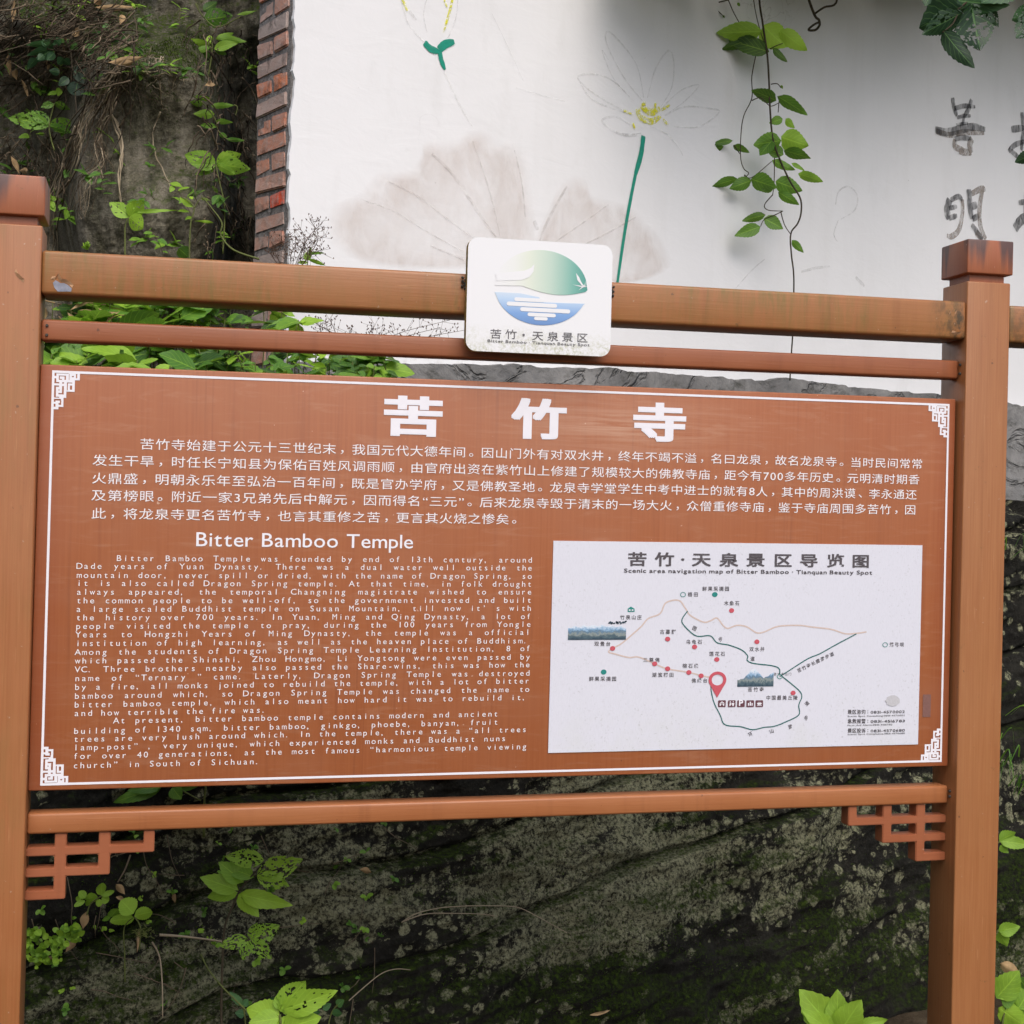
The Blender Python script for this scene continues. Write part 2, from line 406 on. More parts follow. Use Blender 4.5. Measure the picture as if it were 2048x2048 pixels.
# Chinese text, five lines: (text, centre of first cell, centre of last cell)
ZH = [('苦竹寺始建于公元十三世纪末，我国元代大德年间。因山门外有对双水井，终年不竭不溢，名曰龙泉，故名龙泉寺。当时民间常常', (294.3,888.6), (1833.8,928.1)),
      ('发生干旱，时任长宁知县为保佑百姓风调雨顺，由官府出资在紫竹山上修建了规模较大的佛教寺庙，距今有700多年历史。元明清时期香', (199.7,920.7), (1827.6,959.5)),
      ('火鼎盛，明朝永乐年至弘治一百年间，既是官办学府，又是佛教圣地。龙泉寺学堂学生中考中进士的就有8人，其中的周洪谟、李永通还', (198.4,956.8), (1821.9,989.5)),
      ('及第榜眼。附近一家3兄弟先后中解元，因而得名“三元”。后来龙泉寺毁于清末的一场大火，众僧重修寺庙，鉴于寺庙周围多苦竹，因', (197.5,991), (1820,1020)),
      ('此，将龙泉寺更名苦竹寺，也言其重修之苦，更言其火烧之惨矣', (197.5,1027.2), (1004.8,1038.6))]
mb = MB(); zl = []
for s, p, q in ZH:
    (xa, za), (xb, zb) = B(*p), B(*q)
    ws = [.56 if c in '0123456789' else (.5 if c in '“”' else 1) for c in s]
    pos = []; acc = 0
    for i, wd in enumerate(ws):
        pos.append(acc+wd/2); acc += wd
    p0, p1 = pos[0], pos[-1]; cell = (xb-xa)/(p1-p0)
    if s[0] == '此': s += '。'; pos.append(pos[-1]+1)
    for i, ch in enumerate(s):
        x = xa+(pos[i]-p0)*cell; z = za+(zb-za)*(pos[i]-p0)/(p1-p0)
        c = (.25, .34) if ch in '0123456789' else ((.2, .36) if ch in '“”' else ((.36, .30) if ch in '，。、' else (.5, .36)))
        put(mb, ch, PF(TX), x, z, cell*.97, .0262, .0, 0, c)
mb.build('lettering', MT['white_print'], PANEL, xf=T)
# English heading and text
def line_text(mb, s, x0, x1, z, h, y, off=0, natural=True):
    """proportional line fitted between x0 and x1; h = cap height"""
    adv = []
    for ch in s:
        vs, _ = glyph(ch, off)
        adv.append((.30, 0) if not vs else (max(v[0] for v in vs)-min(v[0] for v in vs)+.085, min(v[0] for v in vs)))
    tot = sum(a for a, _ in adv)-.085; k = (x1-x0)/tot; x = x0
    for ch, (a, m) in zip(s, adv):
        put(mb, ch, PF(y), x, z, k, h/.682, off, 0, (m, 0)); x += a*k
mb = MB(); (x0, z0), (x1, z1) = B(392.2, 1094.5), B(825.8, 1094.5)
line_text(mb, 'Bitter Bamboo Temple', x0, x1, (z0+z1)/2, .0305, TX, .004)
mb.build('heading_lettering', MT['title_print'], PANEL, xf=T)
EN = ['      Bitter Bamboo Temple was founded by end of 13th century, around', 'Dade years of Yuan Dynasty. There was a dual water well outside the',
 'mountain door, never spill or dried, with the name of Dragon Spring, so', 'it is also called Dragon Spring temple. At that time, in folk drought',
 'always appeared, the temporal Changning magistrate wished to ensure', 'the common people to be well-off, so the government invested and built',
 'a large scaled Buddhist temple on Susan Mountain, till now it’ s with', 'the history over 700 years. In Yuan, Ming and Qing Dynasty, a lot of',
 'people visited the temple to pray, during the 100 years from Yongle', 'Years to Hongzhi Years of Ming Dynasty, the temple was a official',
 'institution of high learning, as well as the heaven place of Buddhism.', 'Among the students of Dragon Spring Temple Learning Institution, 8 of',
 'which passed the Shinshi, Zhou Hongmo, Li Yongtong were even passed by', 'VC. Three brothers nearby also passed the Share-wins, this was how the',
 'name of “Ternary ” came. Laterly, Dragon Spring Temple was destroyed', 'by a fire, all monks joined to rebuild the temple, with a lot of bitter',
 'bamboo around which, so Dragon Spring Temple was changed the name to', 'bitter bamboo temple, which also meant how hard it was to rebuild it,',
 'and how terrible the fire was.', '      At present, bitter bamboo temple contains modern and ancient', 'building of 1340 sqm, bitter bamboo, ginkgo, phoebe, banyan, fruit',
 'trees are very lush around which. In the temple, there was a “all trees', 'lamp-post” , very unique, which experienced monks and Buddhist nuns',
 'for over 40 generations, as the most famous “harmonious temple viewing', 'church” in South of Sichuan.']
LEFT = [1121.3,1137.6,1155.8,1171.8,1189.4,1206.7,1223.8,1240.7,1258,1274.8,1292.2,1310,1327.1,1344.7,1362.3,1379.9,1397.7,1415.1,1432.2,1448.2,1467.9,1483.9,1500.8,1518.1,1536.7]
RIGHT = [(1065.8,1125.2),(1065.5,1141),(1065,1157.6),(1064.5,1173.4),(1064.5,1188.9),(1064,1205.5),(1064,1221.5),(1063,1238.1),(1063,1253.6),(1061,1269.6),(1058,1286.5),(1062,1302),(1061.5,1318.8),(1061,1334.4),(1061,1351.2),(1060,1366.7),(1060,1383.5),(1055,1399.6),(535.4,1425),(997.3,1432.7),(997.3,1449),(1054.2,1463.8),(1012.8,1481.9),(1054.2,1498),(522.5,1528)]
mb = MB(); PIT = .01396
for i, s in enumerate(EN):
    px0 = 152.5-(LEFT[i]-1121)*.0195
    xa, za = B(px0, LEFT[i]); xb, zb = B(*RIGHT[i])
    body = s.lstrip(); ind = len(s)-len(body)
    if ind: xa = B(231.5 if i == 0 else 225.5, LEFT[i])[0]
    gaps = body.count(' '); nl = len(body)-gaps
    pit = PIT if (xb-xa)/len(body) >= PIT*.985 else (xb-xa)/len(body)*1.0
    gap = (xb-xa-nl*pit)/gaps; x = xa
    for ch in body:
        if ch == ' ': x += gap; continue
        z = za+(zb-za)*(x-xa)/(xb-xa)
        put(mb, ch, PF(TX), x+pit*(.5 if ch not in '.,' else .25), z, .0202 if ch not in 'mwMW' else .0158, .0186, .0, 0)
        x += pit
mb.build('lettering', MT['white_print'], PANEL, xf=T)
# map sheet
sx0, sz1 = B(1106.5, 1081.5); sx1, _ = B(1844, 1090); _, sz0 = B(1838, 1489)
_, sz0b = B(1097, 1505); sz0 = (sz0+sz0b)/2
YS = YP-.0022
mb = MB(); mb.box((sx0, YS, sz0), (sx1, YP-.0002, sz1)); SHEET = mb.build('map_sheet', MT['sheet'], BOARD, xf=T)
YM = YS-.0008
KM = .39337
def Mz(u, v): return B(1100+u*KM, 1060+v*KM, YM)
MU = abs(Mz(1000, 500)[0]-Mz(900, 500)[0])/100     # metres per zoom unit
mb = MB()
def label_row(mb, s, u0, u1, v, hgt, off=.012, y=YM, squash=1.0):
    (xa, za), (xb, zb) = Mz(u0, v), Mz(u1, v); n = len(s)
    for i, ch in enumerate(s):
        t = i/(n-1) if n > 1 else .5
        put(mb, ch, PF(y), xa+(xb-xa)*t, za+(zb-za)*t, hgt*MU*1.02, hgt*MU/squash, off, 0, (.5, .36) if ch not in '·：' else ((.13, .345) if ch == '·' else (.25, .3)))
(xa, za), (xb, zb) = Mz(444, 150), Mz(1581, 160)
for ch, u, v in (('苦',444,148),('竹',583,149),('·',675,150),('天',770,150),('泉',910,152),('景',1046,152),('区',1184,154),('导',1316,155),('览',1452,156),('图',1580,158)):
    x, z = Mz(u, v); put(mb, ch, PF(YM), x, z, 98*MU, .0345, .028, 0, (.5, .38) if ch != '·' else (.13, .345))
x0, z0 = Mz(376, 216); x1, z1 = Mz(1638, 226)
for part in ('Scenic area navigation map of Bitter Bamboo · Tianquan Beauty Spot',):
    n0 = len(mb.v); line_text(mb, part, x0, x1, 0, .0092, YM, .022)
    for i in range(n0, len(mb.v)): mb.v[i].z += z0+(z1-z0)*(mb.v[i].x-x0)/(x1-x0)
mb.build('map_title', MT['ink'], SHEET, xf=T)
mb = MB()
for s, u0, u1, v in (('梧田', 712, 742, 328), ('鲜果采摘园', 786, 900, 299), ('木鱼石', 896, 952, 372), ('竹泉山庄', 368, 455, 444), ('古墓群', 570, 629, 518), ('乌龟石', 703, 762, 569),
                     ('莲花石', 821, 879, 630), ('双水井', 1025, 1080, 606), ('观景台', 237, 296, 579), ('三尊佛', 485, 546, 661), ('湖滨梯田', 530, 618, 737), ('榕石缘', 685, 744, 691), ('佛缘台', 731, 789, 766),
                     ('苦竹寺', 1017, 1076, 811), ('中国最美丘陵', 1110, 1248, 853), ('鲜果采摘园', 210, 326, 757), ('落弓坝', 1737, 1789, 583)):
    mb = MB(); label_row(mb, s, u0, u1, v, 23); mb.build('place_name', MT['ink'], SHEET, xf=T)
for ch, u, v, r in (('园',735,500,-.4),('步',868,555,.6),('道',1030,655,0),('环',1020,1037,.5),('山',1127,1022,.3),('游',1222,1000,.35),('步',1303,955,.7),('道',1307,882,.8)):
    mb = MB(); x, z = Mz(u, v); put(mb, ch, PF(YM), x, z, 23*MU, 23*MU, .012, r, (.5, .36)); mb.build('route_character', MT['ink'], SHEET, xf=T)
mb = MB(); sl_ = '苦竹寺长廊游步道'
for i, ch in enumerate(sl_):
    t = i/7; x, z = Mz(1268+(1433-1268)*t, 712+(632-712)*t); put(mb, ch, PF(YM), x, z, 22*MU, 22*MU, .012, .44, (.5, .36))
mb.build('route_name', MT['ink'], SHEET, xf=T)
for v, zh, num in ((925, '景区咨询', '0831-4570002'), (972, '急救报警', '0831-4516783'), (1020, '景区投诉', '0831-4570680')):
    mb = MB(); label_row(mb, zh, 1524, 1594, v, 23, .018)
    x, z = Mz(1616, v); put(mb, '：', PF(YM), x, z, 20*MU, 20*MU, .02, 0, (.25, .3))
    xa, za = Mz(1630, v+8); xb, _ = Mz(1804, v+8); line_text(mb, num, xa, xb, za, .0062, YM, .016); mb.build('phone_line', MT['ink'], SHEET, xf=T)
for v, s, u1 in ((951, 'Scenic Spot Consulting:0831-4570002', 1804), (997, 'First-Aid Alarm:0831-4516783', 1740), (1043, 'Scenic Spot Complaints:0831-4570680', 1804)):
    mb = MB(); xa, za = Mz(1513, v); xb, _ = Mz(u1, v); line_text(mb, s, xa, xb, za, .0036, YM, .012); mb.build('phone_line', MT['ink_fine'], SHEET, xf=T)
mb = MB(); label_row(mb, '苦竹寺山门', 1145, 1220, 733, 15, .01)
mb.build('place_name', MT['ink_fine'], SHEET, xf=T)
def catmull(pts, n=6):
    P = [Vector(p) for p in pts]; out = []
    for i in range(len(P)-1):
        a, b, c, d = P[max(i-1,0)], P[i], P[i+1], P[min(i+2, len(P)-1)]
        for k in range(n):
            t = k/n; out.append(.5*((2*b)+(c-a)*t+(2*a-5*b+4*c-d)*t*t+(3*b-a-3*c+d)*t**3))
    out.append(P[-1]); return out
def ribbon2(mb, pts, wd, y, smooth=True, wfun=None):
    p = catmull([(a, b, 0) for a, b in pts]) if smooth else [Vector((a, b, 0)) for a, b in pts]
    vs = []; m = len(p)
    for i, q in enumerate(p):
        d = (p[min(i+1, m-1)]-p[max(i-1, 0)]); n = Vector((-d.y, d.x, 0)).normalized()
        h = wd/2*(wfun(i/(m-1)) if wfun else 1)
        vs += [(q.x+n.x*h, y, q.y+n.y*h), (q.x-n.x*h, y, q.y-n.y*h)]
    mb.add(vs, [(2*i, 2*i+1, 2*i+3, 2*i+2) for i in range(m-1)])
tan = [[(318,600),(360,580),(420,530),(465,490),(500,450),(560,425),(590,370),(655,358),(690,400),(715,435),(780,468),(815,462),(850,448),(880,485),(905,500),(950,485),(1000,492),(1050,522),(1090,518),(1160,490),(1265,485),(1330,493),(1430,505),(1500,527),(1560,525),(1610,518)],
       [(318,600),(298,620),(330,630),(400,648),(445,645),(500,665),(532,680),(598,706),(706,724),(768,740),(820,750)]]
mb = MB()
for q in tan: ribbon2(mb, [Mz(*p) for p in q], 7*MU, YM+.0004)
mb.build('tan_route', MT['tan'], SHEET, xf=T)
grn = [[(700,412),(670,462),(705,510),(750,540),(815,538),(850,573),(910,585),(975,610),(1005,640),(1003,662),(1035,678),(1130,690),(1165,705),(1168,735)], [(1168,745),(1200,725),(1310,655),(1370,630),(1460,580),(1558,528)],
       [(1175,740),(1225,780),(1270,820),(1280,850),(1265,890),(1265,940),(1200,975),(1140,998),(1090,1003),(1030,1015),(970,1000),(890,990),(865,940),(835,880),(820,820),(818,790)]]
mb = MB()
for q in grn: ribbon2(mb, [Mz(*p) for p in q], 5.2*MU, YM)
mb.build('green_route', MT['route'], SHEET, xf=T)
def disc(mb, u, v, r, y=YM, ring=0, sq=.85):
    x, z = Mz(u, v); n = 20
    o = [(x+r*MU*math.cos(2*math.pi*k/n), y, z+r*MU*sq*math.sin(2*math.pi*k/n)) for k in range(n)]
    if ring:
        i_ = [(x+(r-ring)*MU*math.cos(2*math.pi*k/n), y, z+(r-ring)*MU*sq*math.sin(2*math.pi*k/n)) for k in range(n)]
        mb.add(o+i_, [(k, (k+1)%n, n+(k+1)%n, n+k) for k in range(n)])
    else: mb.add(o, [tuple(range(n))])
for u, v in ((923,409),(598,554),(735,594),(848,658),(1052,568),(318,602),(532,680),(598,705),(706,724),(768,741),(1236,828)):
    mb = MB(); disc(mb, u, v, 13, YM-.0004); mb.build('marker_dot', MT['red'], SHEET, xf=T)
for u, v in ((838,328),(273,722)):
    mb = MB(); disc(mb, u, v, 14); mb.build('marker_dot', MT['teal'], SHEET, xf=T)
for u, v in ((676,328),(1704,583),(1168,745)):
    mb = MB(); disc(mb, u, v, 14, YM-.0004, 3); mb.build('marker_ring', MT['teal'], SHEET, xf=T)
# red location pin
mb = MB(); n = 28; cu, cv = 851, 762
out = []; inn = []
for k in range(n):
    a = 2*math.pi*k/n; cx, cz = Mz(cu, cv)
    out.append((cx+45*MU*math.cos(a), YM-.0006, cz+40*MU*math.sin(a))); inn.append((cx+29*MU*math.cos(a), YM-.0006, cz+26*MU*math.sin(a)))
mb.add(out+inn, [(k, (k+1)%n, n+(k+1)%n, n+k) for k in range(n)])
tx, tz = Mz(849, 852)
lo = [out[k] for k in range(n) if math.sin(2*math.pi*k/n) < -.25]
mb.poly([lo[0]]+[(tx, YM-.0006, tz)]+[lo[-1]]+list(reversed(lo[1:-1])))
mb.build('location_pin', MT['red'], SHEET, xf=T)
# pictures
for (a, b, c, d), m in (((93,478,386,558), 'photo1'), ((954,705,1136,795), 'photo2')):
    (x0, z1), (x1, z0) = Mz(a, b), Mz(c, d); mb = MB(); nseg = 22
    top = [z1-(z1-z0)*(.16*abs(math.sin(k*.9+1))+.12*(1-math.sin(math.pi*k/nseg))) for k in range(nseg+1)] if m == 'photo1' else \
          [z1-(z1-z0)*(.62-.62*math.exp(-((k/nseg-.45)/.2)**2)-(.42*max(0, k/nseg-.72)/.28)+.03*math.sin(k*2.1)) for k in range(nseg+1)]
    vs = []; uv = []
    for k in range(nseg+1):
        t = k/nseg; x = x0+(x1-x0)*t
        vs += [(x, YM, z0), (x, YM, top[k])]; uv += [(t*2, 0), (t*2, (top[k]-z0)/(z1-z0))]
    mb.add(vs, [(2*k, 2*k+2, 2*k+3, 2*k+1) for k in range(nseg)], .5, uv)
    mb.build('printed_picture', MT[m], SHEET, xf=T)
mb = MB(); (x0, z1), (x1, z0) = Mz(300, 464), Mz(386, 476)     # leafy fringe above the first picture
for k in range(26):
    x = x0+(x1-x0)*random.random(); z = z0+(z1-z0)*random.random(); flat_rect(mb, x-.002, z-.0012, x+.002, z+.0012, YM-.0003)
mb.build('picture_fringe', MT['photo2'], SHEET, xf=T)
# house symbol and the five service icons
mb = MB(); q = [Mz(*p) for p in ((395,400),(412,389),(430,400),(430,416),(395,416))]
mb.poly([(x, YM, z) for x, z in q]); mb.build('house_symbol', MT['teal'], SHEET, xf=T)
mb = MB()
for a in (400, 415):
    (x0, z1), (x1, z0) = Mz(a, 404), Mz(a+9, 410); flat_rect(mb, x0, z0, x1, z1, YM-.0005)
mb.build('symbol_window', MT['title_print'], SHEET, xf=T)
def icon(u, shapes, letter=None):
    mb = MB(); (x0, z1), (x1, z0) = Mz(u, 866), Mz(u+38, 900); r = .0022
    pts = []
    for cx, cz, a0 in ((x1-r, z1-r, 0), (x0+r, z1-r, 90), (x0+r, z0+r, 180), (x1-r, z0+r, 270)):
        pts += [(cx+r*math.cos(R(a0+k*30)), YM, cz+r*math.sin(R(a0+k*30))) for k in range(4)]
    mb.poly(pts); o = mb.build('service_icon', MT['plum'], SHEET, xf=T)
    mb = MB(); f = lambda p: (x0+(x1-x0)*p[0], YM-.0006, z0+(z1-z0)*p[1])
    for sh in shapes: mb.poly([f(p) for p in sh])
    if letter: put(mb, letter, PF(YM-.0006), (x0+x1)/2, z0+(z1-z0)*.2, .0225, .0135/.682, .035)
    mb.build('icon_sign', MT['title_print'], SHEET, xf=T)
rc = lambda a, b, c, d: [(a,b),(c,b),(c,d),(a,d)]
icon(855, [[(.15,.55),(.5,.85),(.85,.55),(.7,.55),(.5,.7),(.3,.55)], rc(.2,.2,.36,.5), rc(.64,.2,.8,.5), rc(.36,.42,.64,.5)])
icon(905, [rc(.2,.15,.32,.65), rc(.34,.3,.42,.65), rc(.24,.7,.36,.85), [(.6,.15),(.74,.15),(.84,.6),(.5,.6)], rc(.62,.7,.74,.85)])
icon(952, [], 'P')
icon(999, [rc(.2,.2,.34,.6), [(.42,.2),(.58,.2),(.58,.8),(.42,.8)], rc(.66,.2,.8,.6)])
icon(1045, [[(.15,.6),(.85,.6),(.7,.35),(.3,.35)], rc(.2,.18,.8,.26), rc(.3,.68,.7,.74)])
# grey tape stain at the right edge of the sheet
mb = MB(); n = 18; cx, cz = Mz(1742, 868)
mb.poly([(cx+(38+5*math.sin(3*k))*MU*math.cos(2*math.pi*k/n), YM-.0003, cz+27*MU*math.sin(2*math.pi*k/n)) for k in range(n)])
mb.build('tape_residue', MT['tape'], SHEET, xf=T)
mb = MB(); (x0, z1), (x1, z0) = B(1846, 1389, TX), B(1861, 1434, TX); flat_rect(mb, x0, z0, x1, z1); mb.build('tape_mark', MT['tape2'], PANEL, xf=T)

# ------------------------------------------------------------------ fret brackets under the low rail
def cells(mb, xs, zs, mask, y0, y1):
    """extruded plate from a grid of kept cells, only outer faces"""
    nx, nz = len(xs)-1, len(zs)-1; K = lambda i, j: 0 <= i < nx and 0 <= j < nz and mask[j][i]
    for j in range(nz):
        for i in range(nx):
            if not K(i, j): continue
            a, b, c, d = xs[i], xs[i+1], zs[j], zs[j+1]
            mb.add([(a,y0,c),(b,y0,c),(b,y0,d),(a,y0,d)], [(0,1,2,3)]); mb.add([(a,y1,c),(b,y1,c),(b,y1,d),(a,y1,d)], [(3,2,1,0)])
            if not K(i-1, j): mb.add([(a,y0,c),(a,y0,d),(a,y1,d),(a,y1,c)], [(0,1,2,3)])
            if not K(i+1, j): mb.add([(b,y0,c),(b,y0,d),(b,y1,d),(b,y1,c)], [(3,2,1,0)])
            if not K(i, j-1): mb.add([(a,y0,c),(b,y0,c),(b,y1,c),(a,y1,c)], [(3,2,1,0)])
            if not K(i, j+1): mb.add([(a,y0,d),(b,y0,d),(b,y1,d),(a,y1,d)], [(0,1,2,3)])
YB = .046
K5 = .36232
xl = [0]+[B(a*K5, 1348+1000*K5, YB)[0] for a in (300,365,543,607,790,850)]
zl = [ZBB-.0004]+[B(225*K5, 1348+v*K5, YB)[1] for v in (958,1006,1074,1122,1195,1248)]
zl = list(reversed(zl))
#          rows from the bottom: bar3, gap, bar2, gap, bar1, gap
mask = [[1,1,0,0,0,0],[0,1,0,0,0,0],[1,1,1,1,0,0],[0,1,0,1,0,0],[1,1,1,1,1,1],[0,1,0,1,0,1]]
def bracket(flip):
    xs, mk = (list(reversed([XR-x for x in xl])), [list(reversed(r)) for r in mask]) if flip else (xl, mask)
    mb = MB(); cells(mb, xs, zl, mk, YB, YB+.04)
    o = mb.build('bracket', MT['fret'], BOARD, xf=T)
    bm = bmesh.new(); bm.from_mesh(o.data); bmesh.ops.remove_doubles(bm, verts=bm.verts, dist=1e-5)
    bmesh.ops.recalc_face_normals(bm, faces=bm.faces)
    es = [e for e in bm.edges if len(e.link_faces) == 2 and e.calc_face_angle(0) > .5]
    bmesh.ops.bevel(bm, geom=es, offset=.002, segments=2, affect='EDGES', clamp_overlap=True)
    bm.to_mesh(o.data); bm.free()
bracket(False); bracket(True)
# flaked paint at the left end of the top rail, and curled flakes
k = NT('bare_metal'); n_ = k.noise(k.obj(), 60, 4); MT['metal'] = k.fin(k.ramp(n_, [(.3, (.16,.17,.22)), (.7, (.30,.31,.38))]), .5, .5)
MT['flake'] = plain('paint_flake', (.55,.32,.18), .6, .2, 80)
def chip(parent, pts, y):
    mb = MB(); mb.poly([(B(*p, y)[0], y-.0006, B(*p, y)[1]) for p in pts]); mb.build('bare_patch', MT['metal'], parent, xf=T)
q = lambda a, b: (a*.22252, 330+b*.22252)
chip(rTop, [q(475,1060),(q(500,1035)),q(545,1062),q(575,1060),q(610,1078),q(645,1110),q(640,1138),q(520,1138),q(490,1105)], .0025)
def curl(parent, pts, y, lift):
    mb = MB(); P_ = [B(*p, y) for p in pts]; vs = []
    for i, (x, z) in enumerate(P_):
        vs += [(x, y-.0005, z), (x+.003, y-lift*math.sin(math.pi*(i+.5)/len(P_)), z+.006)]
    mb.add(vs, [(2*i, 2*i+1, 2*i+3, 2*i+2) for i in range(len(P_)-1)]); mb.build('paint_flake', MT['flake'], parent, xf=T)
curl(rTop, [q(455,1025),q(490,1030),q(512,1000),q(545,1050),q(580,1056),q(620,1075),q(648,1105)], .0025, .006)
curl(pL, [q(130,960),q(150,1000),q(180,1030),q(208,1055)], 0, .006)
q2 = lambda a, b: (1840+a*.21735, 440+b*.21735)
curl(rTop, [q2(285,1040),q2(315,1055),q2(345,1052),q2(368,1048)], .0025, .007)
curl(rTop, [q2(262,880),q2(268,855)], .0025, .006); curl(rTop, [q2(316,880),q2(322,850)], .0025, .006)

MT['bolt'] = plain('dark_bolt', (.05,.045,.04), .6, .3, 80)
def bolt(parent, x, y, z, r=.004, axis=0):
    mb = MB(); d = Vector((-1,0,0)) if axis == 0 else Vector((0,-1,0)); p0 = Vector((x, y, z)); mb.tube([p0, p0+d*.004], r, r*.85, 8); mb.build('bolt', MT['bolt'], parent, xf=T)
for zz in (ZBT-.012, ZBB+.02): bolt(pR, XR, .03, zz)
for zz in (Z2T-.012, Z2B+.012): bolt(pR, XR, .025, zz)
for zz in (Z2T-.014, Z2B+.012): bolt(rMid, .012, YP, zz, .0035, 1)
# ------------------------------------------------------------------ logo plate
YL = -.022
def Lz(u, v, y=YL): return B(900+u*.18634, 450+v*.18634, y)
lx0, lx1 = Lz(182, 750)[0], Lz(1735, 750)[0]; lz1 = (Lz(960, 172)[1]+Lz(300, 135)[1]+Lz(1600, 205)[1])/3; lz0 = Lz(960, 1382)[1]
def rrect(x0, z0, x1, z1, r, n=6):
    pts = []
    for cx, cz, a0 in ((x1-r, z1-r, 0), (x0+r, z1-r, 90), (x0+r, z0+r, 180), (x1-r, z0+r, 270)):
        pts += [(cx+r*math.cos(R(a0+k*90/n)), cz+r*math.sin(R(a0+k*90/n))) for k in range(n+1)]
    return pts
def slab(mb, pts, y0, y1, mi_side=0):
    n = len(pts); mb.add([(x, y0, z) for x, z in pts], [tuple(range(n))][::-1]); mb.add([(x, y1, z) for x, z in pts], [tuple(reversed(range(n)))])
    mb.add([(x, y0, z) for x, z in pts]+[(x, y1, z) for x, z in pts], [(i, n+i, n+(i+1)%n, (i+1)%n) for i in range(n)], .5, None, mi_side)
mb = MB(); slab(mb, rrect(lx0, lz0, lx1, lz1, .024), YL, -.0005, 1)
PLATE = mb.build('logo_plate', [MT['plate'], MT['plate_edge']], BOARD, xf=T)
mb = MB()
for xx in (lx0+.05, lx1-.05): mb.box((xx-.012, .0, ZRB+.03), (xx+.012, .0024, ZRT-.02))
mb = MB()
for xx, zz in ((lx0-.004, Lz(160, 610)[1]), (lx1+.006, Lz(1750, 690)[1])):
    mb = MB()
    for q in range(7):
        a = q*2.4; mb.tube([(xx+.004*math.cos(a), .001-.002*q*.3, zz-.013+.004*q), (xx+.006*math.cos(a+1), -.005, zz-.010+.004*q)], .0032, .002, 5)
    mb.build('fixing_clip', MT['bolt'], PLATE, xf=T)
YE = YL-.0009
ecx, ecz = Lz(982, 672, YE); erx = abs(Lz(1478, 672, YE)[0]-Lz(482, 672, YE)[0])/2; erz = abs(Lz(982, 268, YE)[1]-Lz(982, 1075, YE)[1])/2
def emblem(name, lowfun, upper, mat):
    mb = MB(); n = 48; vs = []; uv = []
    for i in range(n+1):
        s = -1+2*i/n; e = math.sqrt(max(0, 1-s*s)); b = lowfun(s)
        a, c = (max(b, -e), e) if upper else (-e, min(b, e))
        a, c = (a, max(a, c)) if upper else (min(a, c), c)
        vs += [(ecx+s*erx, YE, ecz+a*erz), (ecx+s*erx, YE, ecz+c*erz)]
        uv += [((s+1)/2, (a+1)/1.0), ((s+1)/2, (c+1)/1.0)]
    mb.add(vs, [(2*i, 2*i+2, 2*i+3, 2*i+1) for i in range(n)], .5, uv); return mb.build(name, mat, PLATE, xf=T)
emblem('emblem_hill', lambda s: .02-.19*math.sin((s+.42)*2.0) if s > -.42 else .02+.05*(s+.42), True, MT['emblem_green'])
emblem('emblem_water', lambda s: -.18-.22*max(0, s+.45)*.9 if s < .0 else -.39+.02*s, False, MT['emblem_blue'])
mb = MB()       # white ripples and wave gap cut across the water, white sprig on the hill
def caps(u0, u1, v, h):
    (x0, z), (x1, _) = Lz(u0, v, YE), Lz(u1, v, YE); r = h*.18634/900*1.0
    r = h/2*abs(Lz(0, 1, YE)[1]-Lz(0, 0, YE)[1])
    pts = [(x1-r+r*math.cos(R(a)), z+r*math.sin(R(a))) for a in range(-90, 91, 30)]+[(x0+r+r*math.cos(R(a)), z+r*math.sin(R(a))) for a in range(90, 271, 30)]
    mb.poly([(x, YE-.0006, zz) for x, zz in pts])
for a in ((690,1010,795,40),(608,1150,842,44),(752,1290,902,44),(832,1135,958,40),(902,1048,1002,36)): caps(*a)
for s_ in ([(1475,662),(1415,650),(1395,625),(1365,590),(1352,515),(1385,560),(1405,605),(1425,640)], [(1475,658),(1400,652),(1312,640),(1400,664)], [(1475,664),(1430,668),(1378,702),(1420,660)], [(1440,655),(1455,600),(1450,650)]):
    mb.poly([(Lz(*p, YE)[0], YE-.0006, Lz(*p, YE)[1]) for p in s_])
# crescent on the upper left of the hill
mb.poly([(Lz(*p, YE)[0], YE-.0006, Lz(*p, YE)[1]) for p in ((905,420),(895,500),(850,560),(770,590),(500,600),(490,520),(700,500),(800,490),(870,460))])
mb.build('emblem_highlight', MT['plate'], PLATE, xf=T)
mb = MB()
for ch, u, v in (('苦',492,1168),('竹',656,1172),('·',790,1180),('天',942,1188),('泉',1105,1196),('景',1262,1202),('区',1420,1210)):
    x, z = Lz(u, v, YE); s_ = 132*abs(Lz(1, 0, YE)[0]-Lz(0, 0, YE)[0])
    put(mb, ch, PF(YE), x, z, s_, s_*.82 if ch != '·' else s_*1.0, .004 if ch != '·' else .05, 0, (.5, .38) if ch != '·' else (.13, .345))
x0, z0 = Lz(403, 1256, YE); x1, z1 = Lz(1498, 1302, YE); n0 = len(mb.v)
line_text(mb, 'Bitter Bamboo · Tianquan Beauty Spot', x0, x1, 0, .0062, YE, .012)
for i in range(n0, len(mb.v)): mb.v[i].z += z0+(z1-z0)*(mb.v[i].x-x0)/(x1-x0)
mb.build('lettering', MT['ink_fine'], PLATE, xf=T)
#@@SETTING
# ------------------------------------------------------------------ house wall with its brick end, plinth, mural and eave
AZW, AZB = R(65.9), R(-24.1)
WD = Vector((math.sin(AZW), math.cos(AZW), 0)); BD = Vector((math.sin(AZB), math.cos(AZB), 0)); WN = -BD
E0 = at(567, 1000, 4.68); E0.z = 0
HOUSE = empty('painted_house', (E0.x, E0.y, 1.5), 'white plastered house wall with a lotus mural and an exposed red brick end', 'building')
def WP(px, py, off=0):
    return on_plane(px, py, E0+WN*off, WN)
def wsz(px, py):
    p = WP(px, py); return (p-E0).dot(WD), p.z
def WS(s, z, off=0): return E0+WD*s+WN*off+Vector((0, 0, z))
WTOP = 4.68

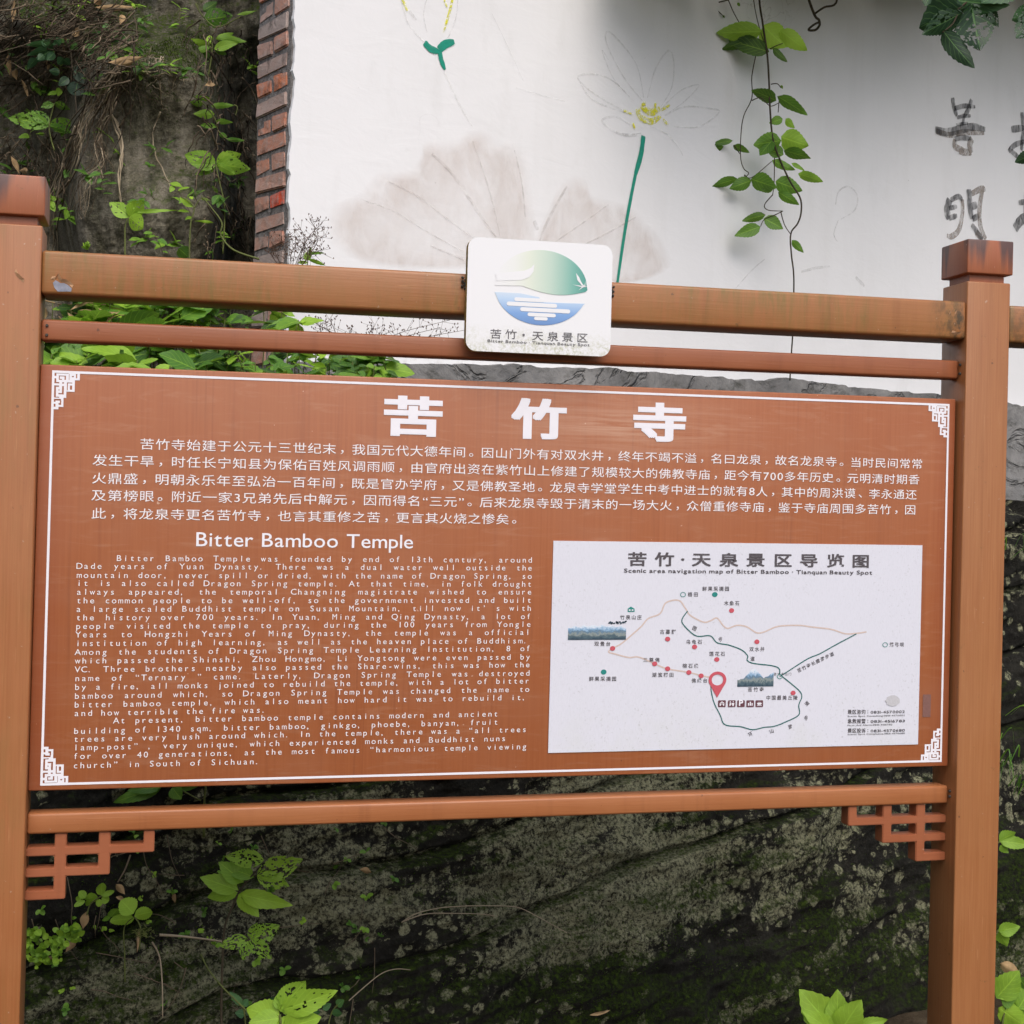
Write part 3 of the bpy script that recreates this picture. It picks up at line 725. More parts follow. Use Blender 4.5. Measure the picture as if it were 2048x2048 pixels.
k = NT('white_plaster')
n1 = k.noise(k.obj(), 1.3, 5, .55); n2 = k.noise(k.obj((1,1,.35)), 7, 7, .7); n3 = k.noise(k.obj(), 55, 3, .6)
c = k.mix(k.ramp(n1, [(.35, 0), (.7, 1)]), (.78,.785,.805), (.74,.745,.76))
c = k.mix(k.math('MULTIPLY', k.ramp(n2, [(.56, 0), (.76, 1)]), .22), c, (.55,.55,.54))
c = k.mix(k.math('MULTIPLY', k.ramp(n3, [(.755, 0), (.79, 1)]), .5), c, (.2,.19,.18))
zz = k.sep(k.obj()).outputs[2]
lowm = k.math('MULTIPLY', k.math('SUBTRACT', .66, zz), 4.5)
n4 = k.noise(k.obj((1,1,1)), 26, 6, .75)
c = k.mix(k.math('MULTIPLY', k.math('MULTIPLY', k.ramp(n4, [(.5, 0), (.66, 1)]), lowm), .55), c, (.30,.27,.22))
n5 = k.noise(k.obj(), 2.6, 4, .5, 1.6); crk = k.math('ABSOLUTE', k.math('SUBTRACT', n5, .5)); cm = k.ramp(k.noise(k.obj(), .9, 2), [(.55, 0), (.62, .45)])
c = k.mix(k.math('MULTIPLY', k.ramp(crk, [(0, 1), (.003, 0)]), cm), c, (.35,.34,.33))
dmp = k.noise(k.obj((5, 5, .45)), 1.6, 5, .6); c = k.mix(k.math('MULTIPLY', k.ramp(dmp, [(.52, 0), (.72, 1)]), .09), c, (.46,.45,.42))
trow = k.noise(k.obj((1,1,2.2), (0, R(25), 0)), 5.5, 6, .6, .8)
k.bump(k.math('ADD', k.math('MULTIPLY', trow, 1.2), k.math('MULTIPLY', n3, .25)), .22, .006)
MT['plaster'] = k.fin(c, .85, .15)
# plaster slab with a ragged left and lower edge
pts = []
z = WTOP
while z > 1.75:
    pts.append((random.uniform(-.006, .006)+.004*math.sin(z*9), z)); z -= random.uniform(.015, .035)
s = 0
while s < 9:
    pts.append((s, 1.75)); s += .5
pts += [(9, 1.75), (9, WTOP)]
mb = MB(); n = len(pts)
F = [WS(a, b) for a, b in pts]; G = [WS(a, b, -.016) for a, b in pts]
mb.poly(F); mb.add(F+G, [(i, (i+1)%n, n+(i+1)%n, n+i) for i in range(n)])
mb.build('plaster_wall', MT['plaster'], HOUSE)
# brick core
k = NT('rough_mortar'); n_ = k.noise(k.obj(), 45, 8, .7); k.bump(n_, .9, .02)
MT['mortar'] = k.fin(k.ramp(n_, [(.3, (.10,.095,.092)), (.7, (.36,.34,.33))]), .95, .1)
k = NT('old_red_brick')
a_ = k.n('Attribute', attribute_name='tint'); n_ = k.noise(k.obj((1,1,1)), 32, 7, .7); n2 = k.noise(k.obj(), 11, 5, .65)
c = k.ramp(a_.outputs['Fac'], [(0, (.42,.34,.31)), (.3, (.54,.30,.23)), (.55, (.62,.25,.155)), (.85, (.70,.25,.13)), (1, (.80,.11,.05))])
c = k.mix(k.ramp(n_, [(.42, 0), (.70, .85)]), c, (.46,.39,.36)); c = k.mix(k.ramp(n2, [(.54, 0), (.68, .8)]), c, (.07,.06,.055))
k.bump(n_, .7, .012); MT['brick'] = k.fin(c, .92, .15)
def BW(u, z, off=0, dep=0): # on the end face: u from the front corner back, off outwards (-WD)
    return E0+BD*u-WD*off+Vector((0, 0, z))
mb = MB(); TH = .24
q = [BW(.012, 1.2), BW(TH, 1.2), BW(TH, WTOP), BW(.012, WTOP)]; q2_ = [p+WD*9 for p in q]
mb.add(q+q2_, [(0,1,2,3), (0,3,7,4), (1,5,6,2), (3,2,6,7), (4,7,6,5), (0,4,5,1)])
mb.build('wall_core', MT['mortar'], HOUSE)
mb = MB(); z = 1.5; row = 0
rb = random.Random(5)
def brick(mb, u0, u1, z0, z1, tint):
    o = rb.uniform(.002, .009); j = lambda: rb.uniform(-.006, .006)
    vs = [BW(u0+j(), z0+j(), -.02), BW(u1+j(), z0+j(), -.02), BW(u1+j(), z1+j(), -.02), BW(u0+j(), z1+j(), -.02),
          BW(u0+j(), z0+j(), o), BW(u1+j(), z0+j(), o), BW(u1+j(), z1+j(), o+j()), BW(u0+j(), z1+j(), o)]
    mb.add(vs, [(0,3,2,1),(4,5,6,7),(0,1,5,4),(1,2,6,5),(2,3,7,6),(3,0,4,7)], tint)
while z < WTOP-.06:
    h = .0505; tn = lambda: min(.8, max(0, rb.gauss(.40, .25)))
    if row % 2: brick(mb, .034, .238, z, z+h, tn())
    else:
        t1 = 1.0 if row == 16 else tn()
        brick(mb, .032, .128, z, z+h, t1); brick(mb, .143, .238, z, z+h, tn())
    z += .0645; row += 1
o = mb.build('brick_end', MT['brick'], HOUSE)
bm = bmesh.new(); bm.from_mesh(o.data)
bmesh.ops.bevel(bm, geom=[e for e in bm.edges if e.calc_face_angle(0) > .5], offset=.004, segments=2, affect='EDGES'); bm.to_mesh(o.data); bm.free()
# grey rendered plinth, lumpy, slightly forward of the plaster
k = NT('rough_grey_render')
n1 = k.noise(k.obj(), 5, 8, .65, .4); n2 = k.noise(k.obj((1,1,1.6)), 2.2, 5, .6, 1.2)
cr = k.math('ABSOLUTE', k.math('SUBTRACT', n2, .5))
c = k.ramp(n1, [(.3, (.11,.11,.112)), (.7, (.29,.285,.28))]); c = k.mix(k.ramp(k.noise(k.obj((1,1,2)), 9, 7, .75), [(.5, 0), (.66, .75)]), c, (.05,.05,.042)); c = k.mix(k.ramp(cr, [(0, .28), (.05, 0)]), c, (.06,.06,.06))
k.bump(k.math('ADD', n1, k.ramp(cr, [(0, 0), (.03, .5)])), .8, .03)
MT['render'] = k.fin(c, .92, .15)
def lerp(P_, x):
    if x <= P_[0][0]: return P_[0][1]
    for (a, b), (c_, d) in zip(P_, P_[1:]):
        if x <= c_: return b+(d-b)*(x-a)/(c_-a)
    return P_[-1][1]
PT = [wsz(*p) for p in ((600,722),(760,728),(900,727),(1130,735),(1300,746),(1450,757),(1600,762),(1700,775),(1876,791),(2034,811))]
mb = MB(); NS, NZ = 420, 26; vs = []
for i in range(NS+1):
    s = 9*i/NS
    top = lerp(PT, s)+.010*noise.noise((s*2.3, 0, 3))+.014*noise.noise((s*7, 0, 7))+.007*noise.noise((s*26, 1, 7))
    for j in range(NZ+1):
        t = j/NZ; z = 1.25+(top-1.25)*t
        o = .045+.05*(1-t)+.03*noise.noise((s*3, z*4, 1))+.012*noise.noise((s*12, z*12, 5))
        if j == NZ: o = -.005
        if j == NZ-1: z = top-.002
        vs.append(WS(s, z, o))
mb.add(vs, [(i*(NZ+1)+j, (i+1)*(NZ+1)+j, (i+1)*(NZ+1)+j+1, i*(NZ+1)+j+1) for i in range(NS) for j in range(NZ)])
mb.build('plinth', MT['render'], HOUSE, ang=50)
# eave out of sight overhead, it shades the wall's top
k = NT('eave_timber'); n_ = k.noise(k.obj((1,1,6)), 6, 5); MT['eave'] = k.fin(k.ramp(n_, [(.3, (.06,.045,.035)), (.7, (.12,.09,.07))]), .8)
k = NT('grey_roof_tile'); n_ = k.noise(k.obj(), 9, 5); MT['tile'] = k.fin(k.ramp(n_, [(.3, (.05,.05,.052)), (.7, (.12,.12,.12))]), .8)
mb = MB(); a, b = -.1, 9.1
def prism(mb, prof, s0, s1):
    f = [WS(s0, z, o) for o, z in prof]; g = [WS(s1, z, o) for o, z in prof]; n = len(prof)
    mb.add(f+g, [tuple(range(n)), tuple(range(2*n-1, n-1, -1))]+[(i, n+i, n+(i+1)%n, (i+1)%n) for i in range(n)])
for q in range(9): prism(mb, [(.38,4.66),(.38,4.59),(0,4.7),(0,4.77)], .6+q*1.0, .68+q*1.0)
prism(mb, [(.45,4.66),(.45,4.685),(-.3,4.88),(-.3,4.855)], a, b)
eo = mb.build('eave', MT['eave'], HOUSE)
mb = MB(); q = a
while q < b:
    prism(mb, [(.48,4.69),(.48,4.73),(-.3,4.93),(-.3,4.89)], q, q+.17); q += .2
mb.build('roof_tiles', MT['tile'], HOUSE)
# mural paint, thin films on the plaster
def wash(name, col, lo=.35, hi=.7, amin=.0, amax=.6, scale=(3,3,3), sc=4, rough=.8):
    k = NT(name); n_ = k.noise(k.obj(scale), sc, 6, .65, .5)
    tr = k.n('BsdfTransparent'); mx = k.n('MixShader', {0: k.math('MULTIPLY', k.ramp(n_, [(lo, amin), (hi, amax)]), k.n('Attribute', attribute_name='tint').outputs['Fac']), 1: tr.outputs[0], 2: k.b.outputs[0]})
    k.t.links.new(mx.outputs[0], k.out.inputs[0]); return k.fin(col, rough, .1)
MT['petal_wash'] = wash('faded_petal_wash', (.62,.52,.46), .3, .74, .08, .44, (3.2, 3.2, 2.2), 3)
MT['petal_edge'] = wash('faded_petal_edge', (.58,.53,.50), .35, .75, .0, .3, (8,8,8), 4)
MT['petal_vein'] = wash('brown_vein_paint', (.46,.41,.39), .35, .72, .0, .38, (9,9,9), 3)
MT['pencil'] = wash('faint_line_paint', (.50,.49,.48), .35, .72, .02, .32, (12,12,12), 3)
MT['green_paint'] = wash('green_paint', (.02,.27,.19), .25, .6, .72, 1, (12,12,12), 4, .6)
MT['yellow_paint'] = wash('yellow_paint', (.72,.70,.04), .38, .62, .0, .95, (25,25,25), 3)
MT['brush_ink'] = wash('brush_ink', (.075,.075,.08), .34, .68, .16, .86, (14,14,5), 3)
MT['brush_pale'] = wash('pale_brush_ink', (.34,.30,.27), .35, .65, .2, .85, (14,14,8), 3)
MURAL = MB(); MURAL.add([WS(.7, 2.5, .0010), WS(.705, 2.5, .0010), WS(.705, 2.505, .0010)], [(0,1,2)])
def wall_poly(name, pts, mat, off=.0016, parent=HOUSE):
    q = catmull([(*wsz(*p), 0) for p in pts+pts[:1]], 5)[:-1]
    cx = sum(p.x for p in q)/len(q); cy = sum(p.y for p in q)/len(q); n = len(q); mb = MB(); vs = []; tn = []
    for f, a in ((1.03, 0), (.95, .45), (.87, .95), (.72, .85), (.5, .55), (.2, .4)):
        for p in q: vs.append(WS(cx+(p.x-cx)*f, cy+(p.y-cy)*f-.18*(1-f), off)); tn.append(a)
    fs = [(r*n+i, r*n+(i+1)%n, (r+1)*n+(i+1)%n, (r+1)*n+i) for r in range(5) for i in range(n)]+[tuple(5*n+i for i in range(n))]
    mb.add(vs, fs, tn); return mb.build(name, mat, parent)
def wall_strokes(name, strokes, mat, off=.0022, parent=HOUSE, taper=.35, each=False):
    if each:
        for st in strokes: wall_strokes(name, [st], mat, off, parent, taper)
        return
    mb = MB()
    for st in strokes:
        pts, wd = st[0], st[1]; p = catmull([(*wsz(*q), 0) for q in pts], 6); m = len(p); vs = []
        loc = (WP(*pts[0])-WP(pts[0][0]+1, pts[0][1])).length
        loc = depth_of(WP(*pts[0]))/FPX
        for i, q in enumerate(p):
            d = p[min(i+1, m-1)]-p[max(i-1, 0)]; nn = Vector((-d.y, d.x, 0)).normalized(); t = i/(m-1)
            h = wd*loc/2*(taper+(1-taper)*math.sin(math.pi*min(1, max(0, .12+t*.86)))**.6)*(1+.16*noise.noise((t*5, len(mb.v), 0)))
            vs += [WS(q.x+nn.x*h, q.y+nn.y*h, off), WS(q.x-nn.x*h, q.y-nn.y*h, off)]
        off += .00012
        mb.add(vs, [(2*i, 2*i+1, 2*i+3, 2*i+2) for i in range(m-1)], 1.0)
    return mb.build(name, mat, parent)
q = lambda *L: [(600+x*.36232, y*.36232) for x, y in L]        # from zoomed-view coordinates
leafA = q((170,1340),(175,1180),(230,1120),(340,1070),(430,970),(540,955),(620,940),(670,860),(690,800),(790,790),(880,770),(950,730),(1040,745),(1090,800),(1170,800),(1230,860),(1262,960),(1275,1100),(1285,1230),(1260,1400),(900,1480),(400,1460))
leafB = q((1290,1400),(1310,1300),(1370,1180),(1420,1060),(1500,985),(1570,1000),(1620,1090),(1720,1115),(1820,1150),(1900,1230),(1990,1330),(2030,1480),(1800,1560),(1500,1500))
M1 = wall_poly('lotus_leaf', leafA, MT['petal_wash']); M2 = wall_poly('lotus_leaf', leafB, MT['petal_wash'])
wall_strokes('leaf_vein', [(q((725,850),(800,920),(860,990),(940,1110),(1010,1215),(1080,1310)), 7), (q((715,1355),(820,1400),(930,1445)), 4),
                           (q((480,1000),(640,1080),(800,1200),(960,1320)), 4), (q((330,1100),(520,1170),(700,1280),(900,1390)), 3), (q((950,780),(1010,950),(1060,1120),(1100,1300)), 4), (q((1180,830),(1220,1000),(1240,1200)), 4)], MT['petal_vein'], .0032, M1)
wall_strokes('leaf_vein', [(q((1470,1030),(1400,1150),(1350,1250),(1320,1330)), 6), (q((1700,1130),(1560,1230),(1400,1340)), 3), (q((1850,1200),(1650,1310),(1450,1400)), 3), (q((1288,1220),(1310,1270)), 10)], MT['petal_vein'], .0032, M2)
# faint bud, its green calyx and stalk
wall_strokes('bud_outline', [(q((555,-10),(570,60),(600,140),(650,200),(690,240)), 4), (q((600,60),(640,110)), 7), (q((870,0),(860,90),(830,180),(790,240)), 3), (q((700,-10),(680,80),(700,180)), 3),
                           (q((790,390),(840,500),(900,620),(950,700)), 4)], MT['pencil'], each=True)
wall_strokes('bud_streak', [(q((560,-10),(580,30),(590,60)), 7), (q((840,-10),(825,60),(790,180)), 6), (q((790,-10),(810,40)), 5)], MT['yellow_paint'], .0026, each=True)
wall_strokes('calyx', [(q((685,235),(720,270),(765,285)), 15), (q((765,275),(800,245),(850,230)), 17), (q((768,275),(778,330),(798,385)), 11)], MT['green_paint'])
# open white lotus with a yellow heart and a green stalk
wall_strokes('lotus_petals', [(q((1890,560),(1780,420),(1690,240),(1700,175),(1780,250),(1860,370),(1895,540)), 4), (q((1700,330),(1665,280),(1720,420),(1800,520)), 3),
    (q((1800,620),(1640,530),(1530,430),(1620,410),(1730,450),(1840,560)), 4), (q((1530,430),(1600,540),(1720,600),(1830,630)), 4), (q((1820,690),(1740,645),(1665,665),(1720,720),(1800,745),(1880,735)), 5),
    (q((1740,730),(1800,745),(1860,745)), 7), (q((1915,540),(1960,380),(2030,280),(2060,340),(2050,480),(1990,590)), 4), (q((1990,600),(2100,500),(2200,470),(2120,560),(2020,630)), 3),
    (q((2010,640),(2120,590),(2260,600),(2310,620),(2200,700),(2060,700)), 4), (q((1930,700),(2020,740),(2090,820),(2110,860)), 3), (q((1190,485),(1290,515),(1460,560)), 2.2), (q((1055,75),(1140,250),(1230,450)), 1.3)], MT['pencil'])
wall_strokes('lotus_heart', [(q((1860,600),(1880,650),(1940,670),(1990,640)), 14), (q((1880,580),(1930,620),(1985,600)), 16), (q((1900,560),(1895,610)), 7), (q((1960,570),(1955,620)), 7), (q((1990,610),(2040,580)), 6), (q((1780,610),(1830,630)), 5), (q((1835,680),(1845,710)), 5), (q((2000,660),(2030,690)), 6)], MT['yellow_paint'], .0028)
wall_strokes('lotus_stalk', [(q((1893,750),(1880,850),(1850,960)), 12), (q((1852,950),(1830,1060),(1800,1220),(1775,1380),(1750,1560)), 8)], MT['green_paint'], .003, taper=.7)
q = lambda *L: [(1348+x*.36232, y*.36232) for x, y in L]
wall_strokes('faint_stroke', [(q((890,1130),(905,1060),(960,1030),(1010,1080),(995,1160),(920,1210)), 4), (q((905,1215),(880,1290),(900,1335)), 3), (q((340,1590),(430,1490),(500,1430)), 3), (q((700,1500),(780,1480),(860,1470)), 6), (q((1000,1530),(1050,1580)), 8)], MT['pencil'], each=True)
# brush calligraphy
def brush(L, m, off): wall_strokes('brush_character', [(p_, w_*1.45) for p_, w_ in L], m, off, taper=.5)
brush([(q((1535,540),(1545,600),(1560,640)), 9), (q((1545,600),(1600,585),(1660,590)), 7), (q((1640,550),(1625,600),(1600,640)), 8), (q((1560,650),(1600,640),(1635,640)), 6), (q((1600,640),(1590,690)), 6), (q((1555,690),(1620,680)), 5),
    (q((1440,715),(1500,730),(1580,715),(1650,700),(1715,715)), 12), (q((1545,770),(1580,760),(1640,765)), 8)], MT['brush_ink'], .0024)
brush([(q((1445,725),(1520,745),(1600,730),(1710,735)), 9), (q((1550,770),(1550,810),(1600,830)), 10), (q((1645,765),(1630,800),(1640,845)), 12), (q((1570,835),(1640,845)), 10)], MT['brush_pale'], .0019)
brush([(q((1520,1100),(1505,1160),(1515,1210)), 14), (q((1525,1105),(1570,1085),(1590,1110)), 8), (q((1515,1150),(1560,1140)), 7), (q((1515,1205),(1560,1190)), 8), (q((1625,1045),(1630,1120),(1640,1210)), 12), (q((1640,1140),(1670,1130)), 11), (q((1645,1210),(1680,1190)), 9), (q((1640,1240),(1670,1280),(1700,1325)), 9)], MT['brush_ink'], .0024)
brush([(q((1590,1100),(1590,1180),(1570,1270),(1530,1305),(1505,1300)), 9), (q((1640,1070),(1700,1040),(1710,1060)), 9), (q((1700,1050),(1685,1150),(1690,1250),(1720,1320)), 10), (q((1665,1280),(1700,1322)), 10)], MT['brush_pale'], .0019)
brush([(q((1918,620),(1925,720),(1915,830)), 9), (q((1860,715),(1930,705)), 10), (q((1845,835),(1880,800),(1935,780)), 8), (q((1855,830),(1900,870)), 8), (q((1960,640),(2050,640),(2050,720),(1970,720),(1960,640)), 9), (q((1960,680),(2050,680)), 7), (q((1940,760),(2080,760)), 9), (q((2010,770),(2010,850)), 8), (q((1960,830),(2090,870)), 9)], MT['brush_ink'], .0024)
brush([(q((1880,1265),(1905,1225),(1945,1190)), 15), (q((1940,1060),(1935,1240)), 9), (q((1900,1120),(1960,1110)), 8), (q((1990,1060),(2100,1060)), 8), (q((1980,1110),(2110,1110)), 8), (q((2000,1150),(2090,1150),(2090,1200),(2000,1200),(2000,1150)), 8), (q((2040,1210),(1980,1290)), 9), (q((2060,1210),(2080,1280),(2130,1280)), 9)], MT['brush_ink'], .0024)

# ------------------------------------------------------------------ ground and rock
k = NT('damp_earth'); n1 = k.noise(k.obj(), 6, 8, .7); n2 = k.noise(k.obj(), 70, 4, .7)
c = k.ramp(n1, [(.3, (.024,.018,.011)), (.55, (.06,.044,.027)), (.75, (.11,.085,.055))]); c = k.mix(k.ramp(n2, [(.6, 0), (.72, .6)]), c, (.22,.18,.12))
k.bump(n2, .8, .02); MT['earth'] = k.fin(c, .95, .1)
mb = MB(); N_ = 60; vs = []
for j in range(N_+1):
    for i in range(N_+1):
        u, v = (i/N_*2-1), (j/N_*2-1); x = 400*u*abs(u)**2.2+1*u*3; y = 400*v*abs(v)**2.2+3*v
        vs.append((x+1, y, -.2+.03*noise.noise((x*.8, y*.8, 0))+.02*noise.noise((x*3, y*3, 2)) if abs(x)+abs(y) < 40 else 0))
mb.add(vs, [(j*(N_+1)+i, j*(N_+1)+i+1, (j+1)*(N_+1)+i+1, (j+1)*(N_+1)+i) for j in range(N_) for i in range(N_)])
tag(mb.build('ground', MT['earth'], smooth=True), kind='structure')

def rock_mat(name, dark, lich, moss, lich_amt=1.0, moss_amt=1.0, streak=False):
    k = NT(name); v = k.obj()
    _x = k.sep(v); sv = k.n('CombineXYZ', {0: k.math('MULTIPLY', _x.outputs[0], .75), 1: _x.outputs[1], 2: k.math('MULTIPLY', k.math('SUBTRACT', _x.outputs[2], k.math('MULTIPLY', _x.outputs[0], .19)), 2.1)}).outputs[0]
    wob = k.n('TexNoise', {'Vector': v, 'Scale': 9, 'Detail': 4}).outputs['Color']
    vv = k.n('VectorMath', {0: v, 1: k.n('VectorMath', {0: wob, 1: (.05,.05,.05)}, operation='MULTIPLY').outputs[0]}, operation='ADD').outputs[0]
    base = k.noise(v, 4, 8, .68); fine = k.noise(v, 45, 6, .75); gr = k.noise(v, 160, 4, .7)
    c = k.ramp(base, [(.3, tuple(x*.4 for x in dark)), (.55, dark), (.75, tuple(x*2.4 for x in dark))])
    c = k.mix(k.ramp(fine, [(.48, 0), (.7, .6)]), c, tuple(x*3.2 for x in dark))
    if streak:
        st = k.noise(k.obj((7, 7, .8)), 2, 6, .65)
        c = k.mix(k.ramp(st, [(.36, 0), (.64, .85)]), c, lich); c = k.mix(k.ramp(gr, [(.3, .45), (.6, 0)]), c, tuple(x*.5 for x in dark)); c = k.mix(k.ramp(gr, [(.6, 0), (.75, .5)]), c, tuple(x*1.35 for x in lich))
        c = k.mix(k.ramp(k.noise(k.obj((20, 20, 60)), 3, 5, .7), [(.5, 0), (.7, .5)]), c, tuple(x*.45 for x in dark))
    else:
        # lichen: crusts that merge into sheets, loose rosettes round them, eaten through by fine dark gaps
        reg = k.noise(sv, 1.5, 7, .66, .35)
        pos = k.n('VectorMath', {0: k.obj(), 1: tuple(at(1200, 1740, 4.3))}, operation='SUBTRACT').outputs[0]
        pos = k.n('VectorMath', {0: pos, 1: (.85, .2, 1.8)}, operation='MULTIPLY').outputs[0]
        rad = k.n('VectorMath', {0: pos}, operation='LENGTH').outputs['Value']
        reg = k.math('ADD', reg, k.ramp(rad, [(.1, .12), (1.0, 0)]))
        reg = k.math('SUBTRACT', reg, k.ramp(k.math('DIVIDE', rad, 3), [(.25, .01), (.45, .06)]))
        vo = k.n('TexVoronoi', {'Vector': vv, 'Scale': 21}); vo2 = k.n('TexVoronoi', {'Vector': vv, 'Scale': 38})
        r1 = k.sep(vo.outputs['Color']).outputs[0]; r2 = k.sep(vo2.outputs['Color']).outputs[0]
        sheet = k.ramp(k.math('ADD', reg, k.math('MULTIPLY', k.math('SUBTRACT', fine, .5), .5)), [(.525, 0), (.58, 1)])
        on1 = k.math('GREATER_THAN', k.math('ADD', k.math('MULTIPLY', r1, .34), reg), .70)
        on2 = k.math('GREATER_THAN', k.math('ADD', k.math('MULTIPLY', r2, .30), reg), .72)
        wv = k.math('MULTIPLY', k.math('SUBTRACT', fine, .5), .8)
        d1 = k.ramp(k.math('ADD', vo.outputs['Distance'], wv), [(.40, 1), (.50, 0)]); d2 = k.ramp(k.math('ADD', vo2.outputs['Distance'], wv), [(.36, 1), (.46, 0)])
        m = k.math('MAXIMUM', k.math('MULTIPLY', on1, d1), k.math('MULTIPLY', on2, d2)); m = k.math('MAXIMUM', m, k.math('MULTIPLY', sheet, .9))
        eat = k.ramp(k.noise(v, 88, 6, .78), [(.42, .06), (.54, 1)])
        m = k.math('MULTIPLY', m, eat)
        lc = k.mix(k.noise(sv, 3, 5), tuple(x*.5 for x in lich), tuple(x*1.22 for x in lich))
        lc = k.mix(k.ramp(gr, [(.35, 0), (.7, .55)]), lc, tuple(x*1.5 for x in lich))
        c = k.mix(k.math('MULTIPLY', m, lich_amt), c, lc); c = k.mix(k.ramp(gr, [(.58, 0), (.75, .35)]), c, tuple(x*4 for x in dark))
    nz = k.sep(k.n('NewGeometry').outputs['Normal']).outputs[2]
    mm = k.noise(v if streak else sv, 2.3, 6, .7); mf = k.noise(v, 70, 5, .75)
    f = k.math('ADD', k.math('MULTIPLY', nz, .28), mm)
    if not streak: f = k.math('ADD', f, k.math('MULTIPLY', k.math('SUBTRACT', .45, k.sep(v).outputs[2]), .30))
    else: f = k.math('ADD', f, k.math('MULTIPLY', k.math('SUBTRACT', k.sep(v).outputs[2], 2.75), .22))
    f = k.math('MULTIPLY', k.ramp(f, [(.60, 0), (.74, 1)]), k.ramp(mf, [(.40, .0), (.60, 1)]))
    c = k.mix(k.math('MULTIPLY', f, moss_amt), c, k.mix(mf, tuple(x*.45 for x in moss), tuple(x*1.5 for x in moss)))
    k.bump(k.math('ADD', k.math('ADD', base, k.math('MULTIPLY', fine, .45)), k.math('ADD', k.math('MULTIPLY', gr, .16), k.math('MULTIPLY', f, .3))), 1.0, .03)
    return k.fin(c, .93, .12)
MT['rock'] = rock_mat('lichen_rock', (.0135,.0128,.0105), (.235,.235,.148), (.038,.062,.008))
MT['boulder'] = rock_mat('brown_boulder_stone', (.085,.080,.054), (.34,.31,.25), (.075,.115,.014), streak=True)

RS = Vector((1, .32, 0)).normalized(); RNm = Vector((.32, -1, 0)).normalized()   # along the face, out of the face
R0 = Vector((0, 1.12, 0))
PROF = [(.70,-.5),(.54,0),(.42,.3),(.30,.7),(.16,1.1),(.05,1.45),(-.03,1.66),(-.14,1.78),(-.4,1.84),(-.8,1.88),(-1.4,1.93),(-2.4,2.0)]
def prof(t):
    L = []
    for i in range(len(PROF)-1): L.append(math.hypot(PROF[i+1][0]-PROF[i][0], PROF[i+1][1]-PROF[i][1]))
    d = t*sum(L)
    for i, l in enumerate(L):
        if d <= l or i == len(L)-1:
            f = d/l; return PROF[i][0]+(PROF[i+1][0]-PROF[i][0])*f, PROF[i][1]+(PROF[i+1][1]-PROF[i][1])*f
        d -= l
sm = lambda a, b, x: (lambda t: t*t*(3-2*t))(min(1, max(0, (x-a)/(b-a))))
mb = MB(); NS, NT_ = 560, 440; vs = []
for i in range(NS+1):
    s = -2.0+7.6*i/NS
    for j in range(NT_+1):
        t = j/NT_; t = t/.8*.47 if t < .8 else .47+(t-.8)/.2*.53; o, z = prof(t)
        z -= .05*s*sm(.6, 1.6, z)
        c = z-.17*s+.06*noise.noise((s*1.4, z*1.2, 9))
        d = .07*noise.noise((s*.9, z*1.3, 2))+.035*noise.noise((s*2.6, z*3.6, 4))+.022*noise.noise((s*7, z*9, 6))+.011*noise.noise((s*19, z*22, 8))+.006*noise.noise((s*45, z*45, 3))
        for cz, dp, st in ((.10,.035,.03),(.36,.04,.05),(.60,.05,.045),(.83,.06,.08),(1.0,.03,.03),(1.2,.04,.05)):
            cz += .03*noise.noise((s*2.2, cz*7, 0)); g = c-cz
            fade = .5+.6*noise.noise((s*.9, cz*5, 3))
            d += -dp*1.2*math.exp(-((g-.006)/.009)**2)*max(0, fade+.3) + st*.8*(sm(.003, -.006, g)-sm(-.03, -.34, g))*max(0, fade+.25)
        d += .014*(noise.ridged_multi_fractal((s*3.2+z*.6, z*13-s*2.3, 4), 1.0, 2.1, 5, 1.0, 2.0)-1.0)
        if s < -.3: d += .18*sm(-.3, -.9, s)*sm(.2, .6, .9-z)
        vs.append(R0+RS*s+RNm*(o+d*(1 if z < 1.7 else .45))+Vector((0, 0, z+(.5*d if z > 1.6 else 0))))
mb.add(vs, [(i*(NT_+1)+j, (i+1)*(NT_+1)+j, (i+1)*(NT_+1)+j+1, i*(NT_+1)+j+1) for i in range(NS) for j in range(NT_)])
rock_f = mb.f; rock_v = mb.v
ROCK = mb.build('rock_face', MT['rock'], smooth=True); tag(ROCK, kind='structure')
# boulder at the upper left, behind the brick end
mb = MB(); NX, NY = 280, 310; vs = []
for i in range(NX+1):
    px = -420+960*i/NX
    for j in range(NY+1):
        py = 800-1150*j/NY
        u, v = (px-290)/175, (py-350)/290
        r = (abs(u)**3+abs(v)**3)**(1/3)
        d = 5.35-.42*(1-sm(.72, 1.12, r))
        d -= .30*sm(190, 40, py)*(.6+.4*noise.noise((px*.006, 3, 0)))          # overhanging mossy brow
        d += .10*sm(420, 490, px)
        d += .05*abs(u)*1.0+.08*noise.noise((px*.006, py*.006, 1))+(.015+.04*sm(.7, 1.1, r))*noise.noise((px*.017, py*.011, 5))+.010*noise.noise((px*.05, py*.04, 7))+.008*noise.noise((px*.14, py*.12, 2))
        d -= .10*sm(560, 800, py)
        d -= (.005+.022*sm(.8, 1.15, r))*(noise.ridged_multi_fractal((px*.016, py*.010, 4), 1.0, 2.1, 6, 1.0, 2.0)-1.0)
        vs.append(at(px, py, d))
mb.add(vs, [(i*(NY+1)+j, (i+1)*(NY+1)+j, (i+1)*(NY+1)+j+1, i*(NY+1)+j+1) for i in range(NX) for j in range(NY)])
BOUL_V, BOUL_F = mb.v, mb.f
tag(mb.build('rock_outcrop', MT['boulder'], smooth=True), kind='structure')
mb = MB(); NX = NY = 90; vs = []  # slope added out of view at left, keeps light off left-facing sides
